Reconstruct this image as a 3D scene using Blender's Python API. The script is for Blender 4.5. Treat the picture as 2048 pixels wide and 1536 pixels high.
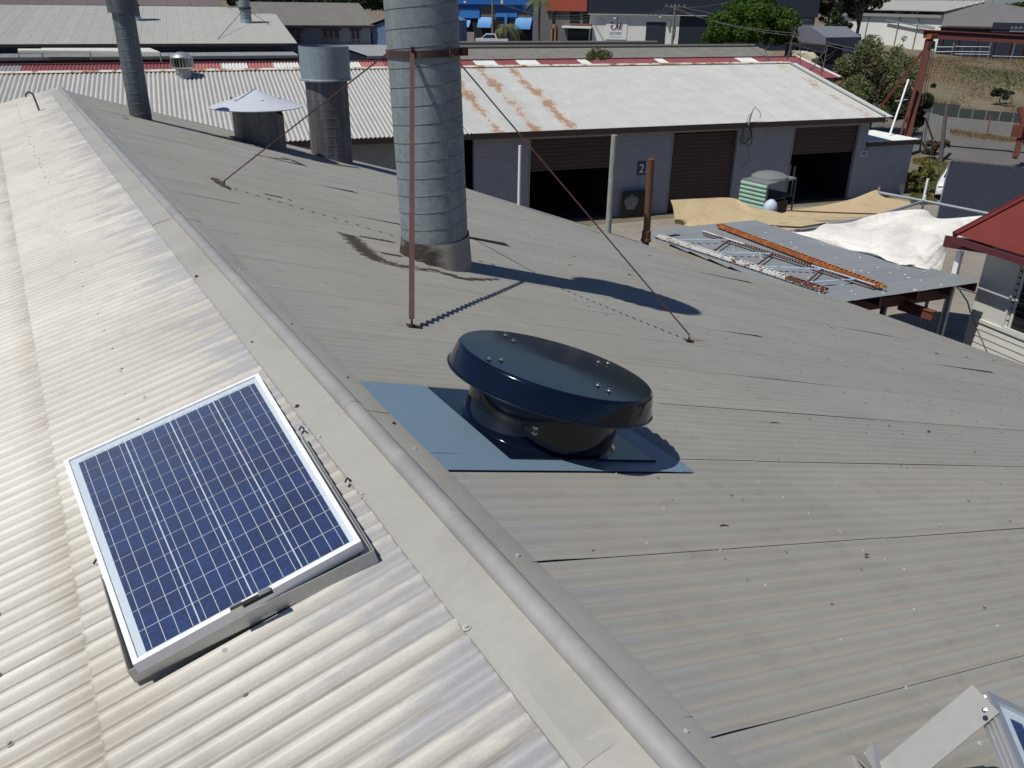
import bpy, math, random
from mathutils import Vector, Matrix
random.seed(7)
S = bpy.context.scene
COL = S.collection
for o in list(bpy.data.objects): bpy.data.objects.remove(o)
PI = math.pi

# ------------------------------------------------------------------ camera
F_PX, PITCH, ROLL, YAW = 1636.61, 0.438, 0.014, 0.5418
CAMZ = 9.5
CAM = Vector((0, 0, CAMZ))
FWD = Vector((math.sin(YAW)*math.cos(PITCH), math.cos(YAW)*math.cos(PITCH), -math.sin(PITCH)))
_r = Vector((math.cos(YAW), -math.sin(YAW), 0)); _u = _r.cross(FWD)
RT = math.cos(ROLL)*_r + math.sin(ROLL)*_u
UP = -math.sin(ROLL)*_r + math.cos(ROLL)*_u
cd = bpy.data.cameras.new('camera'); co = bpy.data.objects.new('camera', cd); COL.objects.link(co)
cd.sensor_width = 36; cd.lens = F_PX/2048*36; cd.clip_start = 0.05; cd.clip_end = 4000
co.matrix_world = Matrix(((RT.x, UP.x, -FWD.x, 0), (RT.y, UP.y, -FWD.y, 0), (RT.z, UP.z, -FWD.z, CAMZ), (0, 0, 0, 1)))
S.camera = co

# ------------------------------------------------------------------ light
SUN_EL, SUN_AZ = math.radians(62), math.radians(270.5)   # azimuth clockwise from +Y
SUN_ENERGY, SKY = 4.7, 0.050
EXPOSURE = -0.15
w = bpy.data.worlds.new('World'); S.world = w; w.use_nodes = True
nt = w.node_tree; nt.nodes.clear()
sk = nt.nodes.new('ShaderNodeTexSky'); sk.sky_type = 'NISHITA'; sk.sun_disc = False
sk.sun_elevation = SUN_EL; sk.sun_rotation = SUN_AZ; sk.air_density = 1.0; sk.dust_density = .5; sk.ozone_density = 1.5
bg = nt.nodes.new('ShaderNodeBackground'); bg.inputs[1].default_value = SKY
wo = nt.nodes.new('ShaderNodeOutputWorld')
tm = nt.nodes.new('ShaderNodeMix'); tm.data_type = 'RGBA'; tm.blend_type = 'MULTIPLY'; tm.inputs[0].default_value = 1
tm.inputs[7].default_value = (.74, .92, 1.26, 1); nt.links.new(sk.outputs[0], tm.inputs[6])
nt.links.new(tm.outputs[2], bg.inputs[0]); nt.links.new(bg.outputs[0], wo.inputs[0])
sd = bpy.data.lights.new('sun', 'SUN'); sd.energy = SUN_ENERGY; sd.angle = math.radians(0.55); sd.color = (1, 0.965, 0.90)
so = bpy.data.objects.new('sun', sd); COL.objects.link(so)
SUNV = Vector((math.sin(SUN_AZ)*math.cos(SUN_EL), math.cos(SUN_AZ)*math.cos(SUN_EL), math.sin(SUN_EL)))
so.rotation_euler = SUNV.to_track_quat('Z', 'Y').to_euler(); so.location = SUNV*50
S.view_settings.view_transform = 'Standard'; S.view_settings.look = 'None'
S.view_settings.exposure = EXPOSURE; S.view_settings.gamma = 1; S.view_settings.use_curve_mapping = False
S.render.engine = 'CYCLES'

# ------------------------------------------------------------------ picture -> place helpers
def ray(x, y): return RT*((x-1024)/F_PX) - UP*((y-768)/F_PX) + FWD
def hit(x, y, n, c):
    d = ray(x, y); n = Vector(n); return CAM + d*((c - n.dot(CAM))/n.dot(d))
def G(x, y, z=0.0): return hit(x, y, (0, 0, 1), z)
def D(x, y, dep): return CAM + ray(x, y)*dep
def dep(P): return (Vector(P)-CAM).dot(FWD)
TR, TL, XR, ZR = 0.3058, 0.2579, 0.965, CAMZ-1.5229
CR, CL = 1/math.hypot(1, TR), 1/math.hypot(1, TL)
E1 = Vector((CR, 0, -CR*TR)); NR = Vector((CR*TR, 0, CR))
E2 = Vector((-CL, 0, -CL*TL)); NL = Vector((-CL*TL, 0, CL))
APEX = Vector((XR, 0, ZR))
YV = Vector((0, 1, 0))
def sag(wd, Y):
    return -.34*max(0., min(1., (Y-10.6)/3.6))*max(0., min(1., (wd-8.)/6.))
def RP(wd, Y, h=0.0): return APEX + E1*wd + YV*Y + NR*(h + (sag(wd, Y) if wd > 8 and Y > 10.6 else 0))
def LP(wd, Y, h=0.0): return APEX + E2*wd + YV*Y + NL*h
def onR(x, y, h=0.0): return hit(x, y, NR, NR.dot(APEX)+h)
def onL(x, y, h=0.0): return hit(x, y, NL, NL.dot(APEX)+h)
def rx(X, Y, h=0.0): return RP((X-XR)/CR, Y, h)

# ------------------------------------------------------------------ mesh helpers
class MB:
    def __init__(s): s.v = []; s.f = []; s.sm = []; s.m = []; s.mi = 0
    def add(s, vs, fs, smooth=False):
        o = len(s.v); s.v += [tuple(v) for v in vs]
        for f in fs: s.f.append(tuple(i+o for i in f)); s.sm.append(smooth); s.m.append(s.mi)
        return s
    def box8(s, p):  # 8 pts bottom 0-3, top 4-7
        return s.add(p, [(3, 2, 1, 0), (4, 5, 6, 7), (0, 1, 5, 4), (1, 2, 6, 5), (2, 3, 7, 6), (3, 0, 4, 7)])
    def box(s, c, size, X=(1, 0, 0), Y=(0, 1, 0), Z=None):
        c = Vector(c); X = Vector(X).normalized(); Y = Vector(Y).normalized(); Z = X.cross(Y).normalized() if Z is None else Vector(Z).normalized()
        a, b, d = size[0]/2, size[1]/2, size[2]/2
        q = [c + X*(a*i) + Y*(b*j) + Z*(d*k) for k in (-1, 1) for i, j in ((-1, -1), (1, -1), (1, 1), (-1, 1))]
        return s.box8(q)
    def beam(s, a, b, wd, ht, up=(0, 0, 1)):
        a = Vector(a); b = Vector(b); X = (b-a); L = X.length; X = X.normalized(); U = Vector(up)
        if abs(X.dot(U)) > 0.98: U = Vector((1, 0, 0))
        Y = U.cross(X).normalized(); Z = X.cross(Y)
        return s.box((a+b)/2, (L, wd, ht), X, Y, Z)
    def slab(s, pts, n, t):  # polygon extruded by t along n
        n = Vector(n); k = len(pts); a = [Vector(p) for p in pts]; b = [p+n*t for p in a]
        fs = [tuple(range(k-1, -1, -1)), tuple(range(k, 2*k))] + [(i, (i+1) % k, k+(i+1) % k, k+i) for i in range(k)]
        return s.add(a+b, fs)
    def tube(s, pts, r, seg=10, caps=True, smooth=True):
        pts = [Vector(p) for p in pts]; n = len(pts); rs = r if isinstance(r, (list, tuple)) else [r]*n
        T0 = (pts[1]-pts[0]).normalized(); A = Vector((0, 0, 1)) if abs(T0.z) < .9 else Vector((1, 0, 0))
        X = T0.cross(A).normalized(); vs = []; fs = []
        for i, p in enumerate(pts):
            T = (pts[min(i+1, n-1)]-pts[max(i-1, 0)]).normalized(); X = (X - T*X.dot(T)).normalized(); Y = T.cross(X)
            for k in range(seg):
                a = 2*PI*k/seg; vs.append(p + (X*math.cos(a)+Y*math.sin(a))*rs[i])
        for i in range(n-1):
            for k in range(seg):
                k2 = (k+1) % seg; fs.append((i*seg+k, i*seg+k2, (i+1)*seg+k2, (i+1)*seg+k))
        s.add(vs, fs, smooth)
        if caps: s.add(vs[:seg], [tuple(range(seg-1, -1, -1))]); s.add(vs[-seg:], [tuple(range(seg))])
        return s
    def lathe(s, c, prof, seg=48, X=(1, 0, 0), Y=(0, 1, 0), Z=(0, 0, 1), smooth=True, close=False):
        c = Vector(c); X, Y, Z = Vector(X), Vector(Y), Vector(Z); vs = []; fs = []
        for (r, h) in prof:
            for k in range(seg):
                a = 2*PI*k/seg; vs.append(c + Z*h + (X*math.cos(a)+Y*math.sin(a))*r)
        for i in range(len(prof)-1):
            for k in range(seg):
                k2 = (k+1) % seg; fs.append((i*seg+k, i*seg+k2, (i+1)*seg+k2, (i+1)*seg+k))
        return s.add(vs, fs, smooth)
    def grid(s, P, nu, nv, smooth=True):
        vs = [P(i/nu, j/nv) for j in range(nv+1) for i in range(nu+1)]
        fs = [(j*(nu+1)+i, j*(nu+1)+i+1, (j+1)*(nu+1)+i+1, (j+1)*(nu+1)+i) for j in range(nv) for i in range(nu)]
        return s.add(vs, fs, smooth)
    def mesh(s, name, mats, org=(0, 0, 0), sharp=None):
        me = bpy.data.meshes.new(name); o = Vector(org)
        me.from_pydata([Vector(v)-o for v in s.v], [], s.f)
        me.polygons.foreach_set('use_smooth', s.sm)
        mats = mats if isinstance(mats, (list, tuple)) else [mats]
        for m in mats: me.materials.append(m)
        if len(mats) > 1: me.polygons.foreach_set('material_index', s.m)
        me.update()
        if sharp:
            try: me.set_sharp_from_angle(angle=math.radians(sharp))
            except Exception: pass
        return me
    def build(s, name, mats, parent=None, org=None, sharp=40, **kw):
        if parent is not None: org = abs_loc(parent)
        if org is None:
            xs = [v[0] for v in s.v]; ys = [v[1] for v in s.v]; zs = [v[2] for v in s.v]
            org = ((min(xs)+max(xs))/2, (min(ys)+max(ys))/2, min(zs))
        me = s.mesh(name, mats, org, sharp)
        o = bpy.data.objects.new(name, me); COL.objects.link(o)
        if parent is not None: o.parent = parent
        else: o.location = org
        for k, v in kw.items(): o[k] = v
        return o
def abs_loc(o):
    p = Vector(o.location)
    while o.parent: o = o.parent; p += Vector(o.location)
    return p
def thing(name, label, cat, loc, group=None):
    o = bpy.data.objects.new(name, None); COL.objects.link(o); o.location = loc; o.empty_display_size = .2
    o['label'] = label; o['category'] = cat
    if group: o['group'] = group
    return o
def tag(o, label, cat, group=None):
    o['label'] = label; o['category'] = cat
    if group: o['group'] = group
    return o
def place(name, me, parent, M, **kw):
    o = bpy.data.objects.new(name, me); COL.objects.link(o)
    if parent is not None: o.parent = parent; o.matrix_local = Matrix.Translation(-abs_loc(parent)) @ M
    else: o.matrix_world = M
    for k, v in kw.items(): o[k] = v
    return o
def frame(o, X, Y, Z):
    return Matrix(((X[0], Y[0], Z[0], o[0]), (X[1], Y[1], Z[1], o[1]), (X[2], Y[2], Z[2], o[2]), (0, 0, 0, 1)))

# ------------------------------------------------------------------ materials
class NT:
    def __init__(s, name):
        s.mat = bpy.data.materials.new(name); s.mat.use_nodes = True; s.t = s.mat.node_tree
        s.b = s.t.nodes['Principled BSDF']; s.out = s.t.nodes['Material Output']
    def n(s, k): return s.t.nodes.new(k)
    def l(s, a, b): s.t.links.new(a, b)
    def setv(s, inp, v):
        if hasattr(v, 'is_linked') or hasattr(v, 'links'): s.l(v, inp)
        elif isinstance(v, (tuple, list)): inp.default_value = (*v, 1) if len(v) == 3 and inp.type == 'RGBA' else v
        else: inp.default_value = v
    def pos(s, scale=(1, 1, 1), rot=(0, 0, 0), obj=False, loc=(0, 0, 0)):
        if obj: src = s.n('ShaderNodeTexCoord').outputs['Object']
        else: src = s.n('ShaderNodeNewGeometry').outputs['Position']
        m = s.n('ShaderNodeMapping'); m.inputs['Scale'].default_value = scale; m.inputs['Rotation'].default_value = rot; m.inputs['Location'].default_value = loc
        s.l(src, m.inputs[0]); return m.outputs[0]
    def noise(s, vec, scale, detail=4, rough=.55, dist=0):
        x = s.n('ShaderNodeTexNoise'); s.l(vec, x.inputs['Vector']); x.inputs['Scale'].default_value = scale
        x.inputs['Detail'].default_value = detail; x.inputs['Roughness'].default_value = rough; x.inputs['Distortion'].default_value = dist
        return x.outputs['Fac']
    def vor(s, vec, scale, out='Color', feature='F1'):
        x = s.n('ShaderNodeTexVoronoi'); x.feature = feature; s.l(vec, x.inputs['Vector']); x.inputs['Scale'].default_value = scale; return x.outputs[out]
    def rng(s, v, a, b, c=0., d=1.):
        x = s.n('ShaderNodeMapRange'); s.l(v, x.inputs[0]); x.inputs[1].default_value = a; x.inputs[2].default_value = b
        x.inputs[3].default_value = c; x.inputs[4].default_value = d; return x.outputs[0]
    def math(s, op, a, b=0.):
        x = s.n('ShaderNodeMath'); x.operation = op; s.setv(x.inputs[0], a); s.setv(x.inputs[1], b); return x.outputs[0]
    def mix(s, f, a, b, mode='MIX'):
        x = s.n('ShaderNodeMix'); x.data_type = 'RGBA'; x.blend_type = mode
        s.setv(x.inputs[0], f); s.setv(x.inputs[6], a); s.setv(x.inputs[7], b); return x.outputs[2]
    def attr(s, name):
        x = s.n('ShaderNodeAttribute'); x.attribute_name = name; return x.outputs['Fac']
    def sep(s, v):
        x = s.n('ShaderNodeSeparateXYZ'); s.l(v, x.inputs[0]); return x.outputs
    def bump(s, h, strength=.3, dist=.01):
        x = s.n('ShaderNodeBump'); x.inputs['Strength'].default_value = strength; x.inputs['Distance'].default_value = dist
        s.l(h, x.inputs['Height']); s.l(x.outputs[0], s.b.inputs['Normal'])
    def fin(s, col, rough=.6, metal=0., spec=None, coat=None):
        s.setv(s.b.inputs['Base Color'], col); s.setv(s.b.inputs['Roughness'], rough); s.setv(s.b.inputs['Metallic'], metal)
        if spec is not None: s.b.inputs['Specular IOR Level'].default_value = spec
        if coat is not None: s.b.inputs['Coat Weight'].default_value = coat; s.b.inputs['Coat Roughness'].default_value = .08
        return s.mat
def paint(name, col, rough=.55, var=.12, scale=3., dirt=None, dirtamt=.3, metal=0., coat=None, spec=None, bumps=.0, grain=40.):
    t = NT(name); p = t.pos(); a = t.noise(p, scale, 5); g = t.noise(p, grain, 3)
    c = t.mix(t.rng(a, .3, .7), tuple(x*(1-var) for x in col), tuple(min(1, x*(1+var)) for x in col))
    c = t.mix(.35, c, t.mix(g, tuple(x*.75 for x in col), tuple(min(1, x*1.25) for x in col)))
    if dirt: c = t.mix(t.rng(t.noise(p, scale*.7, 7, .65), .52, .68, 0, dirtamt), c, dirt)
    if bumps: t.bump(g, bumps, .004)
    return t.fin(c, rough, metal, spec, coat)
def rusty(name, base, rust=(.20, .06, .025), amt=.5, rough=.75, scale=6., metal=0.):
    t = NT(name); p = t.pos(); a = t.noise(p, scale, 8, .7); b = t.noise(p, scale*5, 5)
    r2 = t.mix(b, tuple(x*.5 for x in rust), tuple(x*1.5 for x in rust))
    k = t.rng(a, .62-amt*.3, .72-amt*.3)
    c = t.mix(k, base, r2); t.bump(b, .3, .003)
    return t.fin(c, rough, metal)
def galv(name, col=(.30, .33, .35), dark=.7, metal=.35, rough=.42, sp=26., soot=None):
    t = NT(name); p = t.pos(); v = t.sep(t.vor(p, sp))[0]; a = t.noise(p, 2.2, 6, .6)
    st = t.noise(t.pos((9, 9, .6)), 1.2, 6, .65)
    c = t.mix(v, tuple(x*.86 for x in col), tuple(x*1.14 for x in col))
    c = t.mix(t.rng(a, .35, .7, 0, .55), c, tuple(x*dark for x in col))
    c = t.mix(t.rng(st, .5, .75, 0, .45), c, (.42, .43, .42))
    if soot:
        z = t.sep(t.pos())[2]; c = t.mix(t.math('MULTIPLY', t.rng(z, soot[0], soot[1], 1, 0), t.rng(a, .25, .7, .4, 1)), c, (.03, .028, .028))
    t.bump(t.noise(p, 9, 4), .12, .01)
    return t.fin(c, t.rng(a, .3, .7, rough, rough+.15), metal)

def roof_mat(name, base, lite, dirtc, trough, crestc=None, streak_ax=0, streakamt=.5, ridge_stain=None, rough=.62, trough_amt=.6, patch=None, lap=False, tw=.36, vary=.06):
    """aged corrugated iron: crest attribute 0..1, streaks running down the slope"""
    t = NT(name); p = t.pos()
    sc = (1.0, 14., 1.) if streak_ax == 0 else (14., 1., 1.)
    a = t.noise(p, 1.1, 6, .6); b = t.noise(t.pos(sc), 1.3, 7, .68); g = t.noise(p, 120, 2)
    s3 = t.noise(t.pos((1, 1, 1)), 7, 5, .6)
    c = t.mix(t.rng(a, .3, .7), base, lite)
    c = t.mix(t.rng(b, .48, .72, 0, streakamt), c, dirtc)
    c = t.mix(t.rng(s3, .55, .8, 0, .35), c, tuple(x*.75 for x in dirtc))
    oi = t.n('ShaderNodeObjectInfo').outputs['Random']; c = t.mix(t.math('MULTIPLY', oi, vary*2.4), c, tuple(x*.62 for x in base))
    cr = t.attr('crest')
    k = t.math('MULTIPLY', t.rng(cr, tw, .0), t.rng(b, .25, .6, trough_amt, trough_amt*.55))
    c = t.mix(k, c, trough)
    if crestc: c = t.mix(t.math('MULTIPLY', t.rng(cr, .80, .98), .45), c, crestc)
    if ridge_stain:
        wd = t.math('ABSOLUTE', t.math('SUBTRACT', t.sep(p)[0], XR))
        q = t.noise(t.pos((1.2, 5, 1)), 1.5, 7, .7)
        lim = t.rng(q, .38, .72, .12, ridge_stain[1])
        kk = t.rng(t.math('SUBTRACT', lim, wd), -.12, .25, 0, ridge_stain[2])
        c = t.mix(kk, c, ridge_stain[0])
    if lap:
        wl_ = t.math('DIVIDE', t.math('SUBTRACT', XR, t.sep(p)[0]), CL); q2 = t.noise(t.pos((1, 3, 1)), 3., 6, .7)
        kk = t.math('MULTIPLY', t.math('MULTIPLY', t.rng(wl_, 1.108, 1.118), t.rng(wl_, 1.24, 1.115)), t.rng(q2, .35, .6, .1, .6)); c = t.mix(kk, c, (.20, .16, .115))
        q3 = t.noise(t.pos((.8, .8, 1)), 1.6, 6, .65); c = t.mix(t.rng(q3, .52, .72, 0, .35), c, (.33, .26, .20))
    if patch:
        q = t.noise(t.pos(patch[1]), patch[2], 8, .75)
        c = t.mix(t.rng(q, patch[3], patch[3]+.05), c, t.mix(t.noise(p, 30, 4), patch[0], tuple(x*2.2 for x in patch[0])))
    sp = t.vor(p, 5., 'Distance'); c = t.mix(t.rng(sp, .05, .03, 0, .6), c, tuple(x*.4 for x in dirtc))
    c = t.mix(.10, c, t.mix(g, (0, 0, 0), (1, 1, 1)), 'OVERLAY')
    t.bump(t.math('ADD', t.math('MULTIPLY', s3, .6), t.math('MULTIPLY', g, .25)), .2, .004)
    return t.fin(c, rough, .0, .35)

M = {}
M['roofL'] = roof_mat('biscuit_roof_iron', (.495, .475, .415), (.61, .59, .525), (.37, .33, .27), (.12, .11, .095), None, 0, .45, ((.32, .318, .335), .85, .85), .46, 1.0, lap=True, tw=.5)  # dark trough colour paints in the groove shade along with dirt
M['roofR'] = roof_mat('grey_roof_iron', (.29, .285, .255), (.33, .322, .288), (.225, .205, .172), (.345, .275, .19), None, 0, .35, ((.27, .275, .295), .55, .55), .62, .42)
M['capL'] = paint('ridge_cap_iron', (.335, .325, .29), .5, .09, 2., (.25, .24, .215), .6, spec=.5)
M['roll'] = paint('ridge_roll_iron', (.30, .295, .28), .42, .14, 4., (.22, .22, .215), .7, 0)
M['shedroof'] = roof_mat('white_shed_roof_iron', (.43, .44, .425), (.505, .51, .49), (.38, .36, .31), (.17, .165, .155), None, 1, .35, None, .55, .6)
M['shedrust'] = roof_mat('rust_streaked_roof_iron', (.58, .58, .56), (.66, .66, .63), (.50, .42, .32), (.36, .33, .29), None, 1, .4, None, .55, .6, ((.20, .075, .025), (3.2, .55, .55), 1.4, .56))
M['redroof'] = roof_mat('faded_red_roof_iron', (.20, .052, .06), (.24, .07, .08), (.20, .09, .09), (.10, .025, .03), None, 1, .4, None)
M['redroof2'] = roof_mat('oxide_red_roof_iron', (.15, .022, .018), (.18, .03, .024), (.13, .03, .025), (.07, .012, .01), None, 0, .3, None)
M['skylight'] = roof_mat('white_fibreglass_sheet', (.55, .58, .55), (.66, .68, .64), (.45, .46, .42), (.4, .42, .4), None, 1, .3, None)
M['oldgrey'] = roof_mat('old_pale_grey_roof_iron', (.36, .36, .335), (.42, .42, .39), (.33, .30, .27), (.22, .22, .2), None, 1, .4, None)
M['midgrey'] = roof_mat('mid_grey_roof_iron', (.24, .245, .26), (.28, .285, .29), (.2, .2, .2), (.15, .15, .16), None, 1, .4, None)
M['purple'] = roof_mat('brown_grey_roof_iron', (.15, .115, .11), (.19, .15, .145), (.10, .08, .075), (.08, .06, .06), None, 1, .4, None)
M['fibro'] = roof_mat('mossy_fibre_cement', (.155, .15, .135), (.20, .195, .175), (.07, .07, .06), (.09, .085, .075), None, 1, .7, None)
M['carport'] = roof_mat('blue_grey_roof_iron', (.205, .225, .24), (.235, .255, .265), (.19, .20, .20), (.16, .17, .18), None, 1, .3, None)
M['galv'] = galv('galvanised_duct', (.225, .26, .275), metal=.15, rough=.5, soot=(7.25, 7.6))
M['galvb'] = galv('dull_galvanised_duct', (.10, .095, .105), metal=.1, rough=.6, soot=(4.4, 5.6))
M['galvc'] = galv('blue_grey_duct_cowl', (.24, .29, .32), metal=.1, rough=.5)
M['galvd'] = galv('sooty_vent_body', (.11, .12, .13))
M['conehat'] = paint('pale_cone_hat', (.50, .53, .57), .4, .05, 2)
M['seam'] = paint('duct_seam_steel', (.17, .18, .19), .4, .1, 5, metal=.4)
M['rust'] = rusty('red_oxide_strap', (.06, .024, .022), (.09, .035, .022), .3)
M['rustdark'] = rusty('dark_rusty_band', (.05, .03, .028), (.10, .035, .02), .5)
M['rustpipe'] = rusty('rusty_pipe', (.13, .07, .04), (.12, .05, .025), .9)
M['rustorange'] = rusty('orange_rack_beam', (.48, .17, .025), (.30, .09, .03), .7, scale=4)
M['rackwhite'] = rusty('peeling_white_rack', (.66, .66, .62), (.14, .04, .02), .33, scale=4)
M['rackbrown'] = rusty('brown_rusted_rack', (.12, .05, .04), (.10, .035, .025), .8)
M['rackblue'] = rusty('pale_blue_rack_brace', (.45, .56, .68), (.20, .09, .05), .25)
M['gantry'] = rusty('red_oxide_gantry', (.115, .036, .026), (.13, .035, .02), .5, scale=2)
M['gantrydark'] = paint('dark_gantry_face', (.045, .012, .012), .6)
M['alu'] = paint('brushed_aluminium', (.62, .62, .60), .32, .04, 8, metal=.75)
M['alub'] = paint('matt_aluminium', (.46, .46, .45), .42, .05, 8, metal=.5)
M['whitepaint'] = paint('white_paint', (.72, .72, .70), .5, .05, 3, (.5, .48, .44), .25)
M['black'] = paint('glossy_black_paint', (.003, .006, .016), .10, .1, 4, spec=.5)  # slight blue in the base stands in for reflected sky
M['blueflash'] = paint('blue_grey_flashing', (.16, .24, .315), .42, .04, 3, (.18, .24, .29), .3, metal=.1)
M['steel'] = paint('bolt_steel', (.5, .5, .48), .28, .05, 20, metal=.9)
M['blackmat'] = paint('black_rubber', (.012, .012, .012), .7)
M['soil'] = paint('sooty_bitumen', (.035, .028, .024), .85, .3, 12)
M['block'] = paint('grey_painted_block', (.30, .31, .34), .8, .05, 2, (.22, .23, .25), .4)
M['blockjoint'] = paint('block_mortar', (.27, .285, .32), .9)
M['fascia'] = paint('dark_brown_fascia', (.05, .026, .022), .5)
M['roller'] = paint('brown_roller_door', (.06, .03, .028), .6, .15)
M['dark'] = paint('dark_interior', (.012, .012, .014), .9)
M['lintel'] = paint('grey_lintel', (.30, .30, .29), .8)
M['concrete'] = paint('weathered_concrete', (.26, .25, .225), .9, .15, .8, (.15, .14, .12), .5)
M['signnavy'] = paint('navy_sign_face', (.03, .045, .075), .5)
M['white'] = paint('bright_white', (.78, .78, .76), .5, .03, 2)
M['magenta'] = paint('plum_lettering', (.14, .04, .10), .5)
M['navyink'] = paint('navy_lettering', (.06, .09, .17), .5)
M['shade'] = paint('beige_shade_cloth', (.45, .35, .20), .9, .05, 1.2, (.36, .28, .17), .4, bumps=.3, grain=150)
M['tarp'] = paint('white_tarpaulin', (.74, .715, .66), .6, .04, 1.2, (.42, .37, .32), .45, bumps=.15, grain=60)
M['pipe'] = paint('galvanised_pipe', (.28, .32, .35), .45, .1, 5, metal=.3)
M['cream'] = paint('cream_weatherboard', (.60, .60, .55), .55, .03, 1.5, (.5, .48, .43), .3)
M['maroon'] = paint('maroon_trim', (.10, .02, .028), .45)
M['fence'] = paint('navy_grey_fence', (.05, .058, .085), .6, .08, 2)
M['greensheet'] = paint('pale_green_sheet', (.27, .42, .33), .5, .08, 5)
M['mesh'] = paint('grey_mesh_lid', (.16, .17, .17), .7)
M['carwhite'] = paint('white_car_paint', (.78, .79, .8), .2, .01, 1, coat=1.)
M['chrome'] = paint('chrome', (.6, .6, .62), .15, .02, 2, metal=.9)
M['bitgreen'] = paint('green_shade_mesh', (.035, .048, .042), .8)
M['blue'] = paint('cobalt_blue_wall', (.015, .12, .42), .5, .06, .5)
M['blueawn'] = paint('light_blue_awning', (.05, .24, .55), .55, .08, 2)
M['bluesh'] = paint('slate_blue_wall', (.12, .17, .27), .6, .05, .5)
M['charcoal'] = paint('charcoal_cladding', (.014, .02, .035), .6, .1, .5)
M['terra'] = paint('terracotta_cladding', (.36, .07, .04), .6, .06, .5)
M['greywall'] = paint('taupe_grey_wall', (.13, .125, .125), .8, .06, .4)
M['redwood'] = paint('rusty_timber', (.16, .06, .03), .7)
M['wallwhite'] = paint('whitewashed_wall', (.76, .77, .73), .7, .03, .3, (.55, .55, .5), .3)
M['wallgrey'] = paint('pale_grey_cladding', (.27, .27, .275), .7, .05, .3, (.2, .2, .2), .3)
M['oldwall'] = paint('dusty_grey_wall', (.26, .26, .25), .85, .08, .6, (.16, .16, .15), .5)
M['pole'] = paint('weathered_timber_pole', (.20, .18, .155), .85, .15, 2)
M['wire'] = paint('power_line', (.12, .12, .12), .6)
M['bark'] = paint('tree_bark', (.13, .10, .075), .9, .2, 3)
M['barkgrey'] = paint('bare_grey_twigs', (.12, .10, .09), .9, .2, 3)
M['yellow'] = paint('cream_caravan', (.62, .56, .36), .5)
def clothbump(m, sc, st):
    t = NT.__new__(NT); t.mat = m; t.t = m.node_tree; t.b = t.t.nodes['Principled BSDF']; p = t.pos(); v = t.vor(t.pos((1, 1.7, 1), (0, 0, .5)), sc, 'Distance', 'DISTANCE_TO_EDGE'); n = t.noise(p, sc*1.3, 6, .6, .8)
    h = t.math('ADD', t.math('MULTIPLY', t.rng(v, 0, .25), .35), n); h = t.math('ADD', h, t.math('MULTIPLY', t.noise(t.pos((.4, 3, 1), (0, 0, .9)), 2.5, 4, .6), .8))
    b = t.n('ShaderNodeBump'); b.inputs['Strength'].default_value = st; b.inputs['Distance'].default_value = .10; t.l(h, b.inputs['Height']); t.l(b.outputs[0], t.b.inputs['Normal'])
clothbump(M['tarp'], 1.3, .38); clothbump(M['shade'], 1.2, .35)
def glassm(name, col=(.02, .025, .03)):
    t = NT(name); return t.fin(col, .08, 0, .8)
M['glass'] = glassm('dark_window_glass')
def pane_mat():
    t = NT('clear_panel_glass'); tr = t.n('ShaderNodeBsdfTransparent'); gl = t.n('ShaderNodeBsdfGlossy'); gl.inputs['Roughness'].default_value = .5
    tr.inputs[0].default_value = (.95, .96, .96, 1)
    p = t.pos(); gl.inputs[0].default_value = (1, 1, 1, 1)
    bp = t.n('ShaderNodeBump'); bp.inputs['Strength'].default_value = .5; bp.inputs['Distance'].default_value = .0006
    t.l(t.noise(p, 900, 2), bp.inputs['Height']); t.l(bp.outputs[0], gl.inputs['Normal'])
    lw = t.n('ShaderNodeLayerWeight'); lw.inputs[0].default_value = .5
    mx = t.n('ShaderNodeMixShader'); t.l(t.math('ADD', .024, t.math('MULTIPLY', .9, t.math('POWER', lw.outputs['Facing'], 5.))), mx.inputs[0]); t.l(tr.outputs[0], mx.inputs[1]); t.l(gl.outputs[0], mx.inputs[2])
    t.l(mx.outputs[0], t.out.inputs[0]); return t.mat
M['pane'] = pane_mat()
def cell_mat():
    t = NT('blue_silicon_cell'); p = t.pos(); v = t.sep(t.vor(t.pos((1, 1.6, 1)), 45.))
    big = t.noise(p, 5, 2)
    c = t.mix(v[0], (.004, .020, .105), (.006, .040, .185)); c = t.mix(t.rng(big, .4, .65, 0, .6), c, (.005, .013, .07))
    return t.fin(c, .35, .2)
M['cell'] = cell_mat()
M['bus'] = paint('silver_busbar', (.75, .77, .78), .3, .02, 5, metal=.3)
M['backsheet'] = paint('white_backsheet', (.62, .68, .74), .5, .02, 5)
def leaf_mat(name, a, b, c3):
    t = NT(name); p = t.pos(); k = t.noise(p, 1.1, 3); k2 = t.noise(p, 9, 2)
    c = t.mix(t.rng(k, .35, .65), a, b); c = t.mix(t.rng(k2, .5, .75), c, c3)
    t.fin(c, .6, 0, .25)
    tr = t.n('ShaderNodeBsdfTranslucent'); t.l(c, tr.inputs[0]); mx = t.n('ShaderNodeMixShader'); mx.inputs[0].default_value = .25
    t.l(t.b.outputs[0], mx.inputs[1]); t.l(tr.outputs[0], mx.inputs[2]); t.l(mx.outputs[0], t.out.inputs[0]); return t.mat
M['leafbright'] = leaf_mat('bright_green_foliage', (.045, .10, .012), (.085, .155, .018), (.035, .075, .01))
M['leafolive'] = leaf_mat('olive_green_foliage', (.12, .145, .055), (.17, .185, .08), (.21, .21, .12))
M['leafdark'] = leaf_mat('dark_green_foliage', (.025, .045, .018), (.04, .065, .025), (.05, .06, .03))
M['leafred'] = leaf_mat('dry_brown_foliage', (.12, .06, .03), (.10, .09, .04), (.08, .05, .03))
M['straw'] = leaf_mat('dry_straw_grass', (.30, .205, .11), (.25, .175, .09), (.16, .14, .065))
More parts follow.
